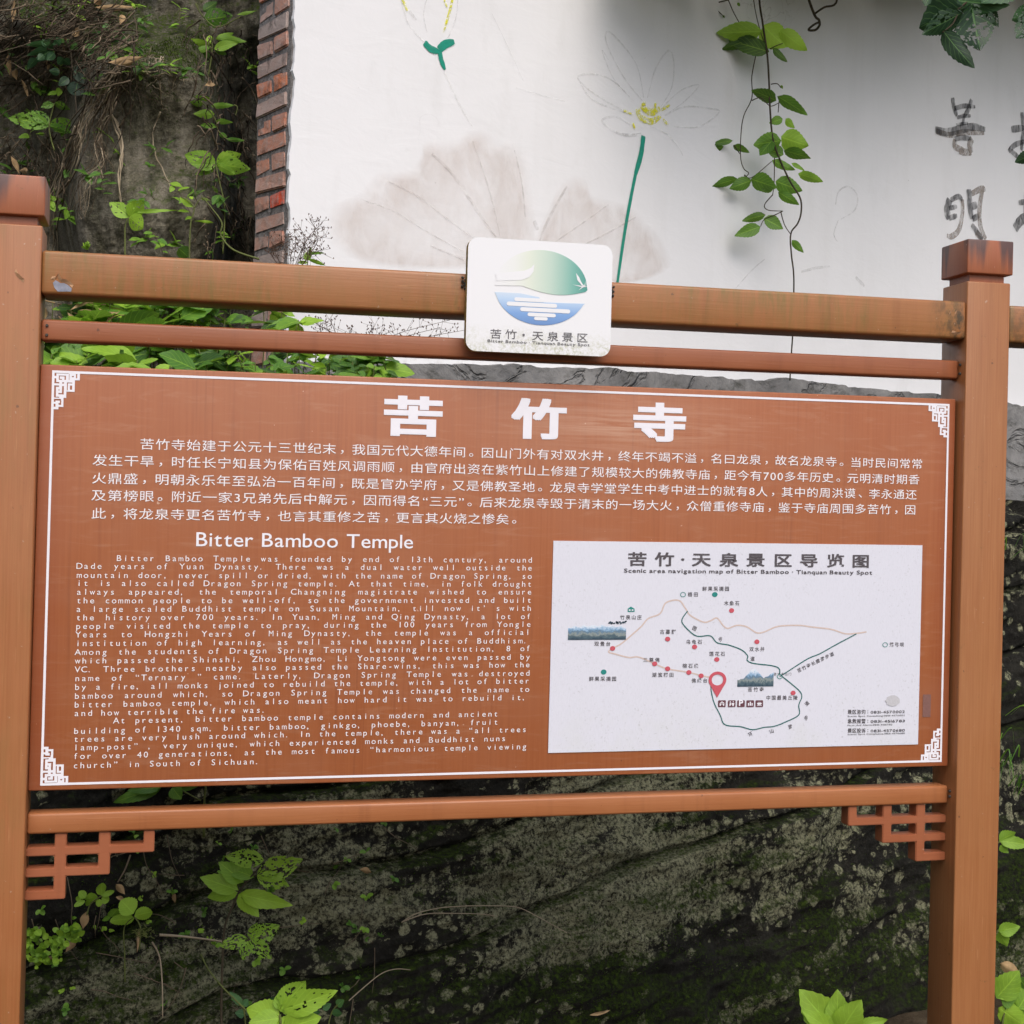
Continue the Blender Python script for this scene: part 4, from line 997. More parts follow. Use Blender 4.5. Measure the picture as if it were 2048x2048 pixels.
for i in range(NX+1):
    y = -5+11*i/NX
    for j in range(NY+1):
        z = -.5+5.2*j/NY; o = .35*noise.noise((y*.6, z*.6, 4))+.15*noise.noise((y*1.7, z*1.7, 1))+.05*noise.noise((y*5, z*5, 8))
        vs.append(Vector((-2.9-.12*z+o-.12*max(0, -y-1), y, z)))
mb.add(vs, [(i*(NY+1)+j, i*(NY+1)+j+1, (i+1)*(NY+1)+j+1, (i+1)*(NY+1)+j) for i in range(NX) for j in range(NY)])
tag(mb.build('added_shade_slope', MT['boulder'], smooth=True), kind='structure')
BV = BVHTree.FromPolygons([tuple(v) for v in rock_v]+[tuple(v) for v in BOUL_V], rock_f+[tuple(i+len(rock_v) for i in f) for f in BOUL_F])
def hit(px, py, off=0):
    d = ray(px, py).normalized(); h = BV.ray_cast(CAM, d)
    p = h[0] if h[0] is not None else at(px, py, 5.2)
    return p-d*off

# ------------------------------------------------------------------ leaves and plants
def leaf_mat(name, dark, mid, light, trans=.35):
    k = NT(name); a_ = k.n('Attribute', attribute_name='tint').outputs['Fac']
    uv = k.sep(k.obj(src='UV')); n_ = k.noise(k.obj(), 60, 4, .6)
    t = k.math('ADD', a_, k.math('MULTIPLY', k.math('SUBTRACT', n_, .5), .25))
    c = k.ramp(t, [(0, dark), (.5, mid), (1, light)])
    av = k.math('ABSOLUTE', k.math('SUBTRACT', uv.outputs[0], .5))
    side = k.math('ABSOLUTE', k.math('SUBTRACT', k.math('FRACT', k.math('ADD', k.math('MULTIPLY', uv.outputs[1], 7), k.math('MULTIPLY', av, -4.5))), .5))
    vein = k.math('MAXIMUM', k.ramp(av, [(.012, 1), (.03, 0)]), k.math('MULTIPLY', k.ramp(side, [(.03, .55), (.09, 0)]), 1))
    c = k.mix(k.math('MULTIPLY', vein, .35), c, tuple(min(1, x*1.6+.02) for x in light))
    tl = k.n('BsdfTranslucent', {'Color': k.mix(.5, c, light)}); k.fin(c, .48, .35); k.bump(vein, .25, .003)
    mx = k.n('MixShader', {0: trans, 1: k.b.outputs[0], 2: tl.outputs[0]}); k.t.links.new(mx.outputs[0], k.out.inputs[0]); return k.m
MT['leaf'] = leaf_mat('green_leaf', (.014,.040,.016), (.085,.215,.030), (.36,.58,.05))
MT['leaf_blue'] = leaf_mat('glossy_dark_leaf', (.008,.026,.014), (.035,.10,.035), (.12,.26,.06), .15)
MT['stem'] = plain('green_stem', (.10,.12,.03), .7, .3, 40)
MT['bark'] = plain('dark_vine_bark', (.055,.045,.03), .85, .35, 60, .15, .5)
def strand(name, lo, hi):
    k = NT(name); a_ = k.n('Attribute', attribute_name='tint').outputs['Fac']; n_ = k.noise(k.obj(), 50, 5, .65)
    k.bump(n_, .5, .004); return k.fin(k.ramp(k.math('ADD', a_, k.math('MULTIPLY', k.math('SUBTRACT', n_, .5), .5)), [(0, lo), (1, hi)]), .9, .1)
MT['root'] = strand('dry_root', (.085,.062,.04), (.50,.42,.30))
MT['root_dark'] = strand('dark_twig', (.035,.026,.018), (.23,.18,.125))
MT['dead'] = plain('dead_leaf', (.33,.225,.12), .85, .35, 40, .15, .3)
MT['seed'] = plain('dry_seed_heads', (.09,.055,.04), .9, .3, 60, .1)
rl = random.Random(3)
def wfun(shape, u):
    if shape == 'ovate': return math.sin(math.pi*min(1, u)**.72)**.85
    if shape == 'round': return math.sin(math.pi*min(1, u)**.9)**.55
    if shape == 'lance': return math.sin(math.pi*u**.85)**1.15
    return math.sin(math.pi*u**.6)**.8
def leaf3(mb, base, tip, side, W, tint=.5, shape='ovate', curl=.12, fold=.18, serr=.05, holes=0, nu=12, nv=3):
    """a leaf blade from base to tip; side = unit vector across it"""
    ax = tip-base; L = ax.length; nrm = ax.cross(side).normalized()
    if nrm.z < 0: nrm = -nrm
    vs, uvs, tn = [], [], []; ph = rl.random()*6
    for i in range(nu+1):
        u = i/nu; w = W/2*wfun(shape, u) if 0 < u < 1 else 0
        if serr: w *= 1+serr*(1 if i % 2 else -1)
        for j in range(-nv, nv+1):
            v = j/nv
            p = base+ax*(u+(.04 if serr and abs(j) == nv and i % 2 else 0)*(1-u))+side*(w*v)+nrm*(fold*w*abs(v)-curl*L*(u-.35)**2+.02*L*math.sin(u*9+ph)*v)
            vs.append(p); uvs.append((.5+v/2, u+1e-4)); tn.append(min(1, max(0, tint)))
    m = 2*nv+1; fs = []
    for i in range(nu):
        for j in range(m-1):
            if holes:
                h = noise.noise((i*.36+ph*3, j*.5+ph, ph))+.4*noise.noise((i*.95, j*1.2, ph))
                if h > .50-holes*1.6: continue
            fs.append((i*m+j, i*m+j+1, (i+1)*m+j+1, (i+1)*m+j))
    mb.add(vs, fs, tn, uvs)
class Plant:
    """foliage placed where the photograph shows it, at its own depth in the scene"""
    def __init__(s, name, label, cat, zoom, anchor, off=.1, mat='leaf', smat='stem', group=None, depth=None):
        s.f = zoom; a = zoom(*anchor); p = hit(*a, off) if depth is None else at(*a, depth)
        s.d = depth_of(p); s.root = empty(name, tuple(hit(*a) if depth is None else p), label, cat, group); s.lf = MB(); s.st = []; s.mat = mat; s.smat = smat; s.sc = 0.36232*s.d/FPX
    def pt(s, p, dd=0): return at(*s.f(*p), s.d+dd)
    def leaf(s, b, t, w, tint=.5, shape='ovate', holes=0, tilt=None, dd=None, **kw):
        B_, T_ = s.pt(b), s.pt(t, rl.uniform(-.02, .03) if dd is None else dd)
        ax = (T_-B_).normalized(); vw = ((B_+T_)/2-CAM).normalized(); sd_ = ax.cross(vw).normalized()
        tl = R(rl.uniform(-28, 28)) if tilt is None else R(tilt)
        sd_ = (Matrix.Rotation(tl, 3, ax) @ sd_)
        W = 1.12*w*s.sc/max(.5, math.cos(tl))
        big = (T_-B_).length
        leaf3(s.lf, B_, T_, sd_, W, tint+rl.uniform(-.06, .06), shape, holes=holes, nu=26 if holes else (16 if w > 45 else 10), nv=8 if holes else 3, **kw)
    def stem(s, pts, r=.0025, r1=None, dds=None, smooth=True):
        P_ = [s.pt(p, dds[i] if dds else 0) for i, p in enumerate(pts)]
        m = MB(); m.tube(catmull(P_, 5) if smooth else P_, r, r1); s.st.append(m)
    def done(s):
        if s.lf.v: s.lf.build('foliage', MT[s.mat], s.root, smooth=True)
        L = s.st
        if len(L) > 16:
            m = MB()
            for q in L: m.add(q.v, q.f)
            L = [m]
        for m in L: m.build('stem', MT[s.smat], s.root, smooth=True)
        return s.root
z1 = lambda x, y: (x*.36232, y*.36232)
z3 = lambda x, y: (1348+x*.36232, y*.36232)
z5 = lambda x, y: (x*.36232, 1348+y*.36232)
z7 = lambda x, y: (1348+x*.36232, 1348+y*.36232)

# the hanging vine in front of the white wall
dv = depth_of(WP(1540, 400))-.2
p = Plant('hanging_vine', 'long leafy vine hanging in front of the white wall between the lotus and the calligraphy', 'vine', z3, (480,-300), depth=dv, smat='bark')
for L in ([(455,-400),(470,-200),(472,0),(490,130),(515,300),(525,450),(530,590),(545,760),(580,870),(640,1000),(695,1090),(703,1160),(685,1230),(645,1290),(648,1400),(660,1500),(662,1600),(658,1800),(648,1960),(640,2100)],):
    p.stem(L, .0046, .0030)
for L in ([(430,-400),(435,-150),(440,0),(465,130),(500,240)], [(455,290),(430,420),(430,540),(385,640),(370,740),(368,870),(385,930),(412,955),(395,975),(390,965),(430,980),(540,890)], [(545,1075),(500,1130),(520,1160),(600,1165)], [(600,1165),(560,1185),(500,1210),(478,1250)], [(590,1170),(610,1240),(645,1295)],
          [(430,555),(480,540),(530,585),(575,570)], [(555,870),(553,1000),(545,1075)], [(580,560),(575,620)], [(330,800),(350,830),(365,850)], [(535,465),(570,462),(590,485)], [(270,-80),(300,0),(330,70),(360,125)], [(300,0),(230,20),(235,50),(280,95)], [(530,270),(570,250),(600,240)]):
    p.stem(L, .0024, .0017)
for b, t, w, ti in (((488,172),(230,182),100,.85),((492,140),(618,265),135,1.15),((585,165),(735,282),84,.95),((450,205),(258,275),60,.16),((525,285),(300,220),88,.14),((545,265),(625,345),34,.14),((565,555),(428,495),66,.2),((570,530),(738,632),60,.42),
    ((600,655),(525,680),46,.55),((615,655),(665,708),36,.8),((590,755),(740,806),112,.78),((592,775),(436,800),96,.55),((545,770),(472,858),74,.44),((604,855),(510,820),62,.22),((605,830),(755,872),58,.26),((540,885),(668,940),44,.5),((648,900),(722,942),22,.6),((685,958),(825,1002),50,.72),
    ((325,775),(205,797),32,.25),((275,808),(192,835),30,.34),((325,803),(416,840),36,.34),((350,985),(203,1030),46,.36),((428,995),(303,1042),66,.38),((425,988),(568,1035),90,.5),((560,1000),(706,1054),88,.46),((548,1030),(480,1056),42,.3),((575,1060),(690,1130),50,.46),
    ((505,1185),(372,1220),46,.15),((495,1205),(605,1262),66,.36),((478,1250),(335,1302),66,.4),((650,1325),(715,1395),36,.4),((590,470),(600,490),12,.8),((235,30),(215,60),14,.7),((270,85),(280,98),12,.6),((350,15),(365,35),14,.6)):
    p.leaf(b, t, w, ti, serr=.03)
p.done()
p = Plant('vine_tendril', 'bare curled vine tendril at the top edge before the white wall', 'vine', z3, (760,-100), depth=dv+.05, smat='bark')
p.stem([(700,-300),(730,-60),(775,80),(800,110),(803,140),(780,165),(742,165),(770,138),(805,120)], .006, .0045); p.stem([(778,75),(830,40),(895,15),(910,-120),(930,-300)], .0045, .0045); p.done()
p = Plant('overhanging_branch', 'dark holey-leaved branch hanging into the top right corner', 'branch', z3, (1650,-100), depth=4.4, mat='leaf_blue', smat='bark')
p.stem([(2100,-500),(1900,-200),(1700,-60),(1560,60)], .006, .003); p.stem([(1850,-120),(1950,0),(2000,90)], .004, .002); p.stem([(1570,60),(1540,130),(1480,180)], .003, .002)
for b, t, w, ti, h in (((1600,40),(1345,150),190,.06,.0),((1590,70),(1360,190),110,.08,.06),((1530,0),(1850,30),120,.42,.0),((1640,20),(1690,285),190,.05,.16),((1480,165),(1655,380),95,.07,0),((1720,20),(1790,150),60,.1,.1),((1990,60),(1860,110),90,.4,.1),((2000,80),(1880,215),110,.12,.22),((1960,40),(2050,200),120,.1,.1),((1985,850),(1880,895),66,.1,.0),((1500,-200),(1380,40),180,.1,0),((1900,-100),(1700,10),150,.3,0)):
    p.leaf(b, t, w, ti, holes=h, curl=.15)
p.stem([(2050,600),(2020,800),(1985,850)], .003, .002)
p.done()
# big foliage mass hanging over the wall above the picture: it shades the wall's top
mb = MB(); st = MB()
for _ in range(1700):
    s_ = rl.uniform(1.25, 6); zt = 2.55+.333*s_
    o_ = .12+abs(rl.gauss(0, .5)); z_ = 3.36+.205*s_+.05*o_+abs(rl.gauss(0, .3))
    b = WS(s_, z_+.05*o_, o_); a_ = rl.uniform(0, 6.28); l_ = rl.uniform(.09, .2)
    dr = Vector((math.cos(a_), math.sin(a_), rl.uniform(-.9, -.1))).normalized()
    leaf3(mb, b, b+dr*l_, dr.cross(Vector((rl.gauss(0,.3), rl.gauss(0,.3), 1))).normalized(), l_*.75, rl.uniform(.05, .55), 'ovate', nu=8, nv=2)
for q in range(16):
    s_ = 1.6+q*.36; st.tube([WS(s_, 4.4, .3), WS(s_+.1, 4.1+.03*s_, .4+.2*rl.random()), WS(s_+rl.uniform(-.2,.3), 3.5+.2*s_, .3+.3*rl.random())], .008, .003)
CAN = empty('climbing_shrub', tuple(WS(4, 4.6, .3)), 'leafy climbing shrub draped under the eave above the white wall', 'shrub')
mb.build('foliage', MT['leaf'], CAN, smooth=True); st.build('stem', MT['bark'], CAN)
#@@PLANTS
# ---- plants on the outcrop, upper left
p = Plant('glossy_shrub', 'dark glossy-leaved shrub hanging on the rock at the upper left', 'shrub', z1, (380,300), .22, 'leaf_blue', 'bark')
for L in ([(320,120),(350,200),(390,290),(400,380),(430,450)], [(390,290),(320,280),(260,270)], [(390,280),(460,280),(520,280)], [(370,250),(480,190),(590,195),(700,190)], [(590,195),(590,160)]): p.stem(L, .004, .002)
for b, t, w, ti in (((300,250),(140,242),38,.5),((300,265),(150,302),42,.35),((290,270),(188,342),46,.3),((330,232),(238,230),36,.55),((335,245),(295,205),40,.5),((352,235),(340,212),24,.9),((425,262),(343,222),46,.95),((430,270),(385,245),40,.9),((470,262),(542,225),46,.9),((470,270),(565,262),40,.8),
    ((470,290),(592,278),52,.75),((480,295),(525,305),40,.7),((300,290),(258,332),40,.3),((350,320),(318,355),42,.25),((400,395),(548,410),112,.08),((430,450),(412,528),92,.05),((380,430),(322,472),44,.15),((540,300),(592,332),42,.4),((350,330),(388,356),40,.2),((240,300),(210,330),36,.3),((420,330),(470,350),44,.25),
    ((505,178),(592,202),34,.8),((592,172),(585,125),42,.85),((600,196),(692,175),32,.7),((600,202),(722,217),36,.75),((622,196),(662,237),36,.7),((522,195),(562,188),28,.6),((260,260),(235,215),36,.4),((200,320),(150,380),40,.2),((330,400),(270,390),38,.12)):
    p.leaf(b, t, w, ti, 'round' if w > 80 else 'ovate', serr=0)
p.done()
p = Plant('broadleaf_sapling', 'pale insect-eaten broad leaves against the dark hollow at far left', 'sapling', z1, (270,690), .25)
p.stem([(300,830),(280,760),(272,690),(292,600),(300,570)], .003, .002)
for b, t, w, ti in (((270,690),(38,645),85,.66),((268,685),(170,605),62,.62),((268,695),(150,700),40,.6),((275,690),(432,690),70,.55),((278,695),(400,730),44,.5),((295,572),(225,592),36,.55),((300,568),(388,605),36,.6)):
    p.leaf(b, t, w, ti, holes=.18, tilt=20)
p.done()
p = Plant('leafy_seedling', 'bright leafy seedling on the mossy brow left of the brick end', 'seedling', z1, (1170,250), .12)
p.stem([(1150,420),(1165,330),(1172,250),(1160,200)], .003, .002)
for b, t, w, ti in (((1170,240),(943,233),38,.8),((1180,268),(1315,233),46,.8),((1165,255),(1038,300),32,.65),((1200,205),(1365,232),36,.7),((1160,235),(1155,193),36,.85),((1190,215),(1292,183),32,.75),((1135,270),(1130,335),42,.2),((1240,215),(1300,205),28,.8),((1185,270),(1250,300),34,.4)):
    p.leaf(b, t, w, ti)
p.done()
p = Plant('holed_leaf', 'dull holed leaf on a creeper just left of the brick top', 'creeper', z1, (1200,90), .15)
p.stem([(1080,20),(1120,90),(1200,150),(1330,90)], .003, .002)
p.leaf((1125,110),(1285,85),95,.4,holes=.16); p.leaf((1305,82),(1420,60),16,.7,'lance'); p.leaf((1120,60),(1200,10),50,.2); p.done()
p = Plant('small_leaf_creeper', 'thin trailing creeper with small paired leaves beside the brick end', 'creeper', z1, (1180,640), .12)
p.stem([(1060,525),(1130,580),(1190,660),(1205,720),(1260,770),(1350,775)], .0025, .0015); p.stem([(1290,580),(1310,590),(1300,640)], .002, .001)
for b, t, w, ti in (((1128,548),(1060,528),26,.6),((1118,548),(1160,542),26,.8),((1120,578),(1048,562),32,.55),((1165,585),(1292,580),30,.6),((1185,630),(1068,628),46,.75),((1190,670),(1287,674),27,.65),((1195,700),(1103,688),30,.55),((1210,740),(1255,755),26,.5),((1250,768),(1352,776),22,.4)): p.leaf(b, t, w, ti)
p.done()
def lobed(p, c, tips, tint, holes=0, tilt=None):
    for t, w in tips: p.leaf(c, t, w*1.1, tint, holes=holes, tilt=tilt, curl=.13, fold=.14, serr=.035)
p = Plant('lobed_leaf_plant', 'two broad green lobed leaves against the dark gap beside the brick end', 'plant', z1, (1190,910), .2)
lobed(p, (1190,910), (((1015,850),88),((1080,965),44),((1060,905),60)), .72, .04, 15); lobed(p, (1195,905), (((1330,848),74),((1382,932),82),((1300,960),40)), .74, .05, 12)
p.stem([(1230,1400),(1240,1150),(1210,1000),(1192,910)], .003, .002); p.done()
p = Plant('bright_seedling', 'single bright green torn leaf standing before the smooth boulder', 'seedling', z1, (715,1195), .3)
lobed(p, (715,1198), (((603,1113),72),((790,1100),78),((796,1262),78),((740,1105),50)), .86, .05, 18); p.leaf((735,1172),(978,1157),20,.75,'lance')
p.stem([(690,1440),(690,1330),(692,1240),(715,1198)], .003, .002); p.done()
p = Plant('curling_sprig', 'thin curling sprig with tiny leaves at the foot of the boulder', 'sprig', z1, (1050,1200), .25)
p.stem([(1045,1440),(1048,1300),(1055,1220),(1072,1150),(1040,1110),(1000,1088)], .0028, .0018); p.stem([(1072,1150),(1110,1095),(1160,1110)], .002, .001); p.stem([(1430,1430),(1290,1380),(1220,1300),(1225,1230),(1170,1150),(1110,1080)], .004, .002)
p.leaf((1062,1142),(988,1088),34,.9); p.leaf((1060,1100),(1050,1080),20,.9); p.leaf((1182,1228),(1073,1218),14,.9); p.leaf((1110,1095),(1158,1106),14,.8); p.leaf((985,1370),(1040,1418),70,.2,'round'); p.done()
p = Plant('mossy_cushion', 'small pale green cushion plant behind the top rail near the left post', 'plant', z1, (478,1370), .2)
for _ in range(60):
    a = rl.uniform(0, 6.28); r_ = rl.uniform(5, 34); p.leaf((478+rl.uniform(-12,12),1370+rl.uniform(-6,10)),(478+r_*math.cos(a),1362-abs(r_*math.sin(a))*1.1),9,rl.uniform(.6,1))
p.done()

# ---- roots, twigs and dead leaves on the outcrop
rt = MB(); rr = random.Random(8)
def root_path(pts, jit, off, r0, r1, mb, f=z1):
    P_ = []
    for i, q in enumerate(catmull([(a+rr.gauss(0, jit), b+rr.gauss(0, jit), 0) for a, b in pts], 4)):
        P_.append(hit(*f(q.x+rr.gauss(0, jit*.14+2.5), q.y+rr.gauss(0, jit*.14+2.5)), off+rr.uniform(0, .03)))
    # drop outliers where the ray slipped past an edge
    Q = [P_[0]]
    for a in P_[1:]:
        if (a-Q[-1]).length < .45: Q.append(a)
    if len(Q) > 2: mb.tube(Q, r0, r1, 5, rr.random()**1.6)
for _ in range(30):
    k0, k1 = sorted(rr.sample(range(8), 2)); k1 = max(k1, k0+3); dx = rr.gauss(0, 26)
    root_path([(a+dx, b) for a, b in [(690,330),(620,430),(530,550),(450,690),(400,850),(330,1010),(280,1160),(265,1400)][k0:k1+1]], rr.uniform(8, 22), rr.uniform(.03, .12), .0034*rr.uniform(.35,1.1), .0010, rt)
for _ in range(16): root_path([(700,420),(600,560),(540,760),(560,900),(470,1010),(440,1200)], 30, .05, .002, .0008, rt)
for _ in range(3): root_path([(590,590),(655,710),(670,850),(655,960),(662,1120)], 6, .03, .004, .002, rt)
root_path([(740,570),(690,640),(655,710)], 5, .03, .004, .003, rt); root_path([(885,620),(845,740),(862,860),(905,950),(948,1050)], 4, .03, .0034, .0015, rt); root_path([(1080,445),(1045,560),(1008,640)], 4, .03, .0034, .0015, rt)
root_path([(860,330),(880,500),(885,590),(920,610)], 6, .04, .003, .0015, rt)
for _ in range(70):
    a, b = rr.gauss(790, 110), rr.gauss(390, 50); an = rr.uniform(-.9, 3.6); l = rr.uniform(40, 150)
    root_path([(a, b), (a+l*.5*math.cos(an), b+l*.5*abs(math.sin(an))), (a+l*math.cos(an), b+l*.8*abs(math.sin(an)))], 9, .06, .0016, .0007, rt)
tag(rt.build('hanging_roots', MT['root'], smooth=True), 'pale dry roots trailing down over the boulder at upper left', 'roots', kind='stuff')
rt = MB()
for _ in range(420):
    a, b = rr.uniform(-40, 760), rr.gauss(170, 170); an = rr.gauss(2.5, .5); l = rr.uniform(90, 380)
    root_path([(a, b), (a+l*.5*math.cos(an)+rr.gauss(0, 20), b+l*.5*math.sin(an)), (a+l*math.cos(an), b+l*math.sin(an))], 12, rr.uniform(.04, .22), .0026*rr.uniform(.5,1.3), .0009, rt)
for _ in range(130):
    a, b = rr.uniform(1100, 1400), rr.uniform(100, 1350); l = rr.uniform(60, 260); an = rr.uniform(.6, 2.4)
    root_path([(a, b), (a+l*.5*math.cos(an), b+l*.5*math.sin(an)), (a+l*math.cos(an)*.7, b+l*math.sin(an))], 10, rr.uniform(.05, .2), .003, .001, rt)
for _ in range(60):
    a, b = rr.uniform(20, 330), rr.uniform(720, 960); l = rr.uniform(50, 200); an = rr.uniform(.8, 2.6)
    root_path([(a, b), (a+l*.5*math.cos(an), b+l*.5*math.sin(an)), (a+l*math.cos(an)*.7, b+l*math.sin(an))], 10, .08, .0025, .001, rt)
tag(rt.build('twig_tangle', MT['root_dark'], smooth=True), 'tangle of dark dead twigs along the top left rock', 'twigs', kind='stuff')
dl = MB()
def dead(mb, f, b, t, w, off=.12, sh='lance'):
    B_, T_ = hit(*f(*b), off), hit(*f(*t), off); T_ = B_+(T_-B_)*min(1, .5/max(1e-6, (T_-B_).length)); ax = (T_-B_).normalized(); sd_ = ax.cross((B_-CAM).normalized()).normalized()
    sd_ = Matrix.Rotation(rl.uniform(-.6, .6), 3, ax) @ sd_
    leaf3(mb, B_, T_, sd_, w*.36232*depth_of(B_)/FPX, .5, sh, curl=.25, fold=.5, serr=0)
for b, t, w in (((600,345),(805,315),40),((740,340),(640,365),36),((525,40),(745,42),34),((80,0),(68,130),26),((45,300),(52,420),34),((85,380),(88,440),40),((360,200),(368,320),30),((120,440),(160,540),22),((1140,470),(1190,445),40),((680,80),(665,130),34),((400,170),(440,195),60),((110,940),(160,945),36),((60,860),(110,960),30),((520,20),(560,-10),50),((260,330),(268,390),22)):
    dead(dl, z1, b, t, w, .18)
tag(dl.build('dead_leaves', MT['dead'], smooth=True), 'tan dead leaves caught on the upper left rock', 'dead leaves', kind='stuff')

# ---- greenery along the ledge, seen between the rails
def env(x): return 588 if x < 540 else (588+(x-540)*.75 if x < 640 else 668+(x-640)*.28)
lg = MB(); ls = MB()
for _ in range(150):
    x = rl.uniform(150, 800) if rl.random() < .86 else rl.uniform(90, 200); top = env(x); y = rl.uniform(top, 765); d = 4.45-.5*(y-590)/175+rl.uniform(-.06, .06)
    c0 = at(x, y, d); foot = at(x+rl.uniform(-12, 12), 800, d); ls.tube(catmull([foot, (foot+c0)/2+Vector((rl.gauss(0,.01), rl.gauss(0,.01), 0)), c0], 3), .0022, .0014)
    base_t = rl.uniform(.08, .85)
    for kk in range(rl.randint(3, 6)):
        a_ = rl.uniform(0, 6.28); l_ = rl.choice((.03, .045, .06, .08, .11))*rl.uniform(.8, 1.2)*(1.25 if 170 < x < 420 else .85); b = c0+Vector((0, 0, -.02*kk*rl.random()))
        dr = Vector((math.cos(a_), math.sin(a_)*.8-.2, rl.uniform(-.7, .5))).normalized()
        leaf3(lg, b, b+dr*l_, dr.cross(Vector((rl.gauss(0,.6), -.6+rl.gauss(0,.5), 1))).normalized(), l_*rl.uniform(.38, .72), base_t+rl.uniform(-.1, .15), 'ovate', nu=10, nv=2)
tag(lg.build('ledge_greenery', MT['leaf'], smooth=True), 'low leafy herbs crowding the ledge behind the rails', 'ground cover', kind='stuff')
tag(ls.build('ledge_stems', MT['stem'], smooth=True), 'thin green stems of the herbs on the ledge', 'stems', kind='stuff')
dl = MB()
for _ in range(26):
    x, y = rl.uniform(85, 260), rl.uniform(600, 745); d = 4.3; b = at(x, y, d); a_ = rl.uniform(0, 6.28); dr = Vector((math.cos(a_), -.3, math.sin(a_)*.8)).normalized()
    leaf3(dl, b, b+dr*rl.uniform(.03, .07), dr.cross(Vector((0,-1,.5))).normalized(), rl.uniform(.008, .016), .5, 'lance', curl=.3, fold=.5, serr=0)
for _ in range(40):
    x, y = rl.uniform(80, 300), rl.uniform(600, 745); d = 4.35; dl.tube(catmull([at(x, y, d), at(x+rl.uniform(-60,60), y+rl.uniform(-20,40), d), at(x+rl.uniform(-120,120), y+rl.uniform(-10,60), d+.05)], 3), .0022, .001)
tag(dl.build('ledge_litter', MT['dead'], smooth=True), 'dry leaf litter and stalks behind the rails next to the left post', 'leaf litter', kind='stuff')
def panicle(name, label, foot, tips, d):
    st = MB(); sd_ = MB()
    for tp in tips:
        a, b = at(*foot, d), at(*tp, d+rl.uniform(-.05, .05)); m_ = (a+b)/2+Vector((rl.gauss(0,.02), 0, .03)); C_ = catmull([a, m_, b], 6); st.tube(C_, .0014, .0006, 4)
        for c_ in C_[4:]:
            for _ in range(3):
                e = c_+Vector((rl.gauss(0,.02), rl.gauss(0,.02), rl.gauss(.004,.018))); st.tube([c_, e], .0005, .0004, 3)
                sd_.tube([e, e+Vector((rl.gauss(0,.003), 0, .005))], .0022, .001, 4)
    r_ = empty(name, tuple(at(*foot, d)), label, 'dry grass'); st.build('stalk', MT['seed'], r_); sd_.build('seed_head', MT['seed'], r_)
panicle('dry_grass_tuft', 'dry seed-headed grass at the foot of the brick end', (580, 560), [(600,455),(640,450),(650,470),(620,440),(590,470),(645,500),(570,480),(555,500),(610,490)], 4.45)
panicle('dry_grass_sprays', 'dry seeding sprays leaning across the wall foot behind the two upper rails', (690, 760), [(770,700),(820,670),(880,655),(930,660),(900,640),(860,690),(750,650),(700,655),(640,650),(620,640),(790,660),(660,640)], 4.4)
p = Plant('wall_foot_seedling', 'little green seedling against the white plaster near the brick foot', 'seedling', z1, (1700,1420), depth=4.5)
p.stem([(1690,1600),(1695,1500),(1700,1400),(1690,1365)], .002, .001)
for b, t, w, ti in (((1700,1440),(1690,1390),40,.75),((1700,1400),(1790,1395),16,.5),((1700,1430),(1800,1465),20,.7),((1700,1450),(1640,1448),18,.7),((1705,1400),(1720,1360),14,.4)): p.leaf(b, t, w, ti)
p.done()

# ---- plants on the lower rock
p = Plant('lobed_sapling', 'tall lobed-leaved sapling on the mossy rock left of centre below the board', 'sapling', z5, (1225,1900), .12, smat='bark')
p.stem([(1225,2050),(1222,1850),(1228,1600),(1240,1400),(1290,1270),(1320,1200),(1385,1120),(1440,1060)], .004, .002); p.stem([(1320,1200),(1250,1190)], .002); p.stem([(1228,1560),(1300,1500),(1380,1465)], .0022)
lobed(p, (1318,1195), (((1102,1118),88),((1140,1232),74)), .88, 0, 12); lobed(p, (1315,1215), (((1612,1280),80),((1430,1338),76)), .9, .0, 10)
p.leaf((1345,1150),(1208,1035),100,.75); p.leaf((1400,1120),(1240,1060),80,.7)
p.leaf((1455,1030),(1238,1005),92,.85,holes=.16,tilt=10); lobed(p, (1420,1110), (((1672,1025),110),((1600,1175),80)), .85, .2, 8)
lobed(p, (1370,1465), (((1208,1500),66),((1340,1582),62)), .75, .26, 8); lobed(p, (1385,1465), (((1545,1390),92),((1500,1575),74),((1420,1370),50)), .75, .28, 8); p.done()
p = Plant('three_leaf_herb', 'three-leaved herb on the mossy rock below the left bracket', 'herb', z5, (745,1340), .1)
p.leaf((738,1322),(668,1248),98,.9,'round',dd=0); p.leaf((742,1335),(842,1310),64,.9,'round',dd=0); p.leaf((742,1348),(608,1362),58,.9,'round',dd=0)
for b, t, w in (((612,1340),(652,1292),44),((612,1340),(560,1362),24),((615,1335),(600,1312),26),((660,1310),(610,1330),30)): p.leaf(b, t, w, .6)
p.stem([(690,1700),(688,1540),(686,1400),(742,1340)], .0022, .0014); p.stem([(742,1340),(775,1400),(770,1520)], .002); p.done()
p = Plant('little_leaf_cluster', 'round-leaved sprout at the end of the left fret bracket', 'herb', z5, (540,1235), .1)
for b, t, w in (((560,1222),(560,1152),48),((557,1225),(632,1198),28),((560,1237),(602,1252),44),((550,1242),(544,1286),32),((540,1228),(472,1242),46),((470,1238),(438,1198),40),((470,1250),(408,1282),28),((492,1250),(478,1278),26),((445,1230),(420,1250),26)): p.leaf(b, t, w, .85, 'round')
p.stem([(480,1330),(500,1270),(560,1225)], .002); p.done()
p = Plant('rosette_weeds', 'pale green patch of small round-leaved weeds beside the left post', 'weeds', z5, (240,1490), .08)
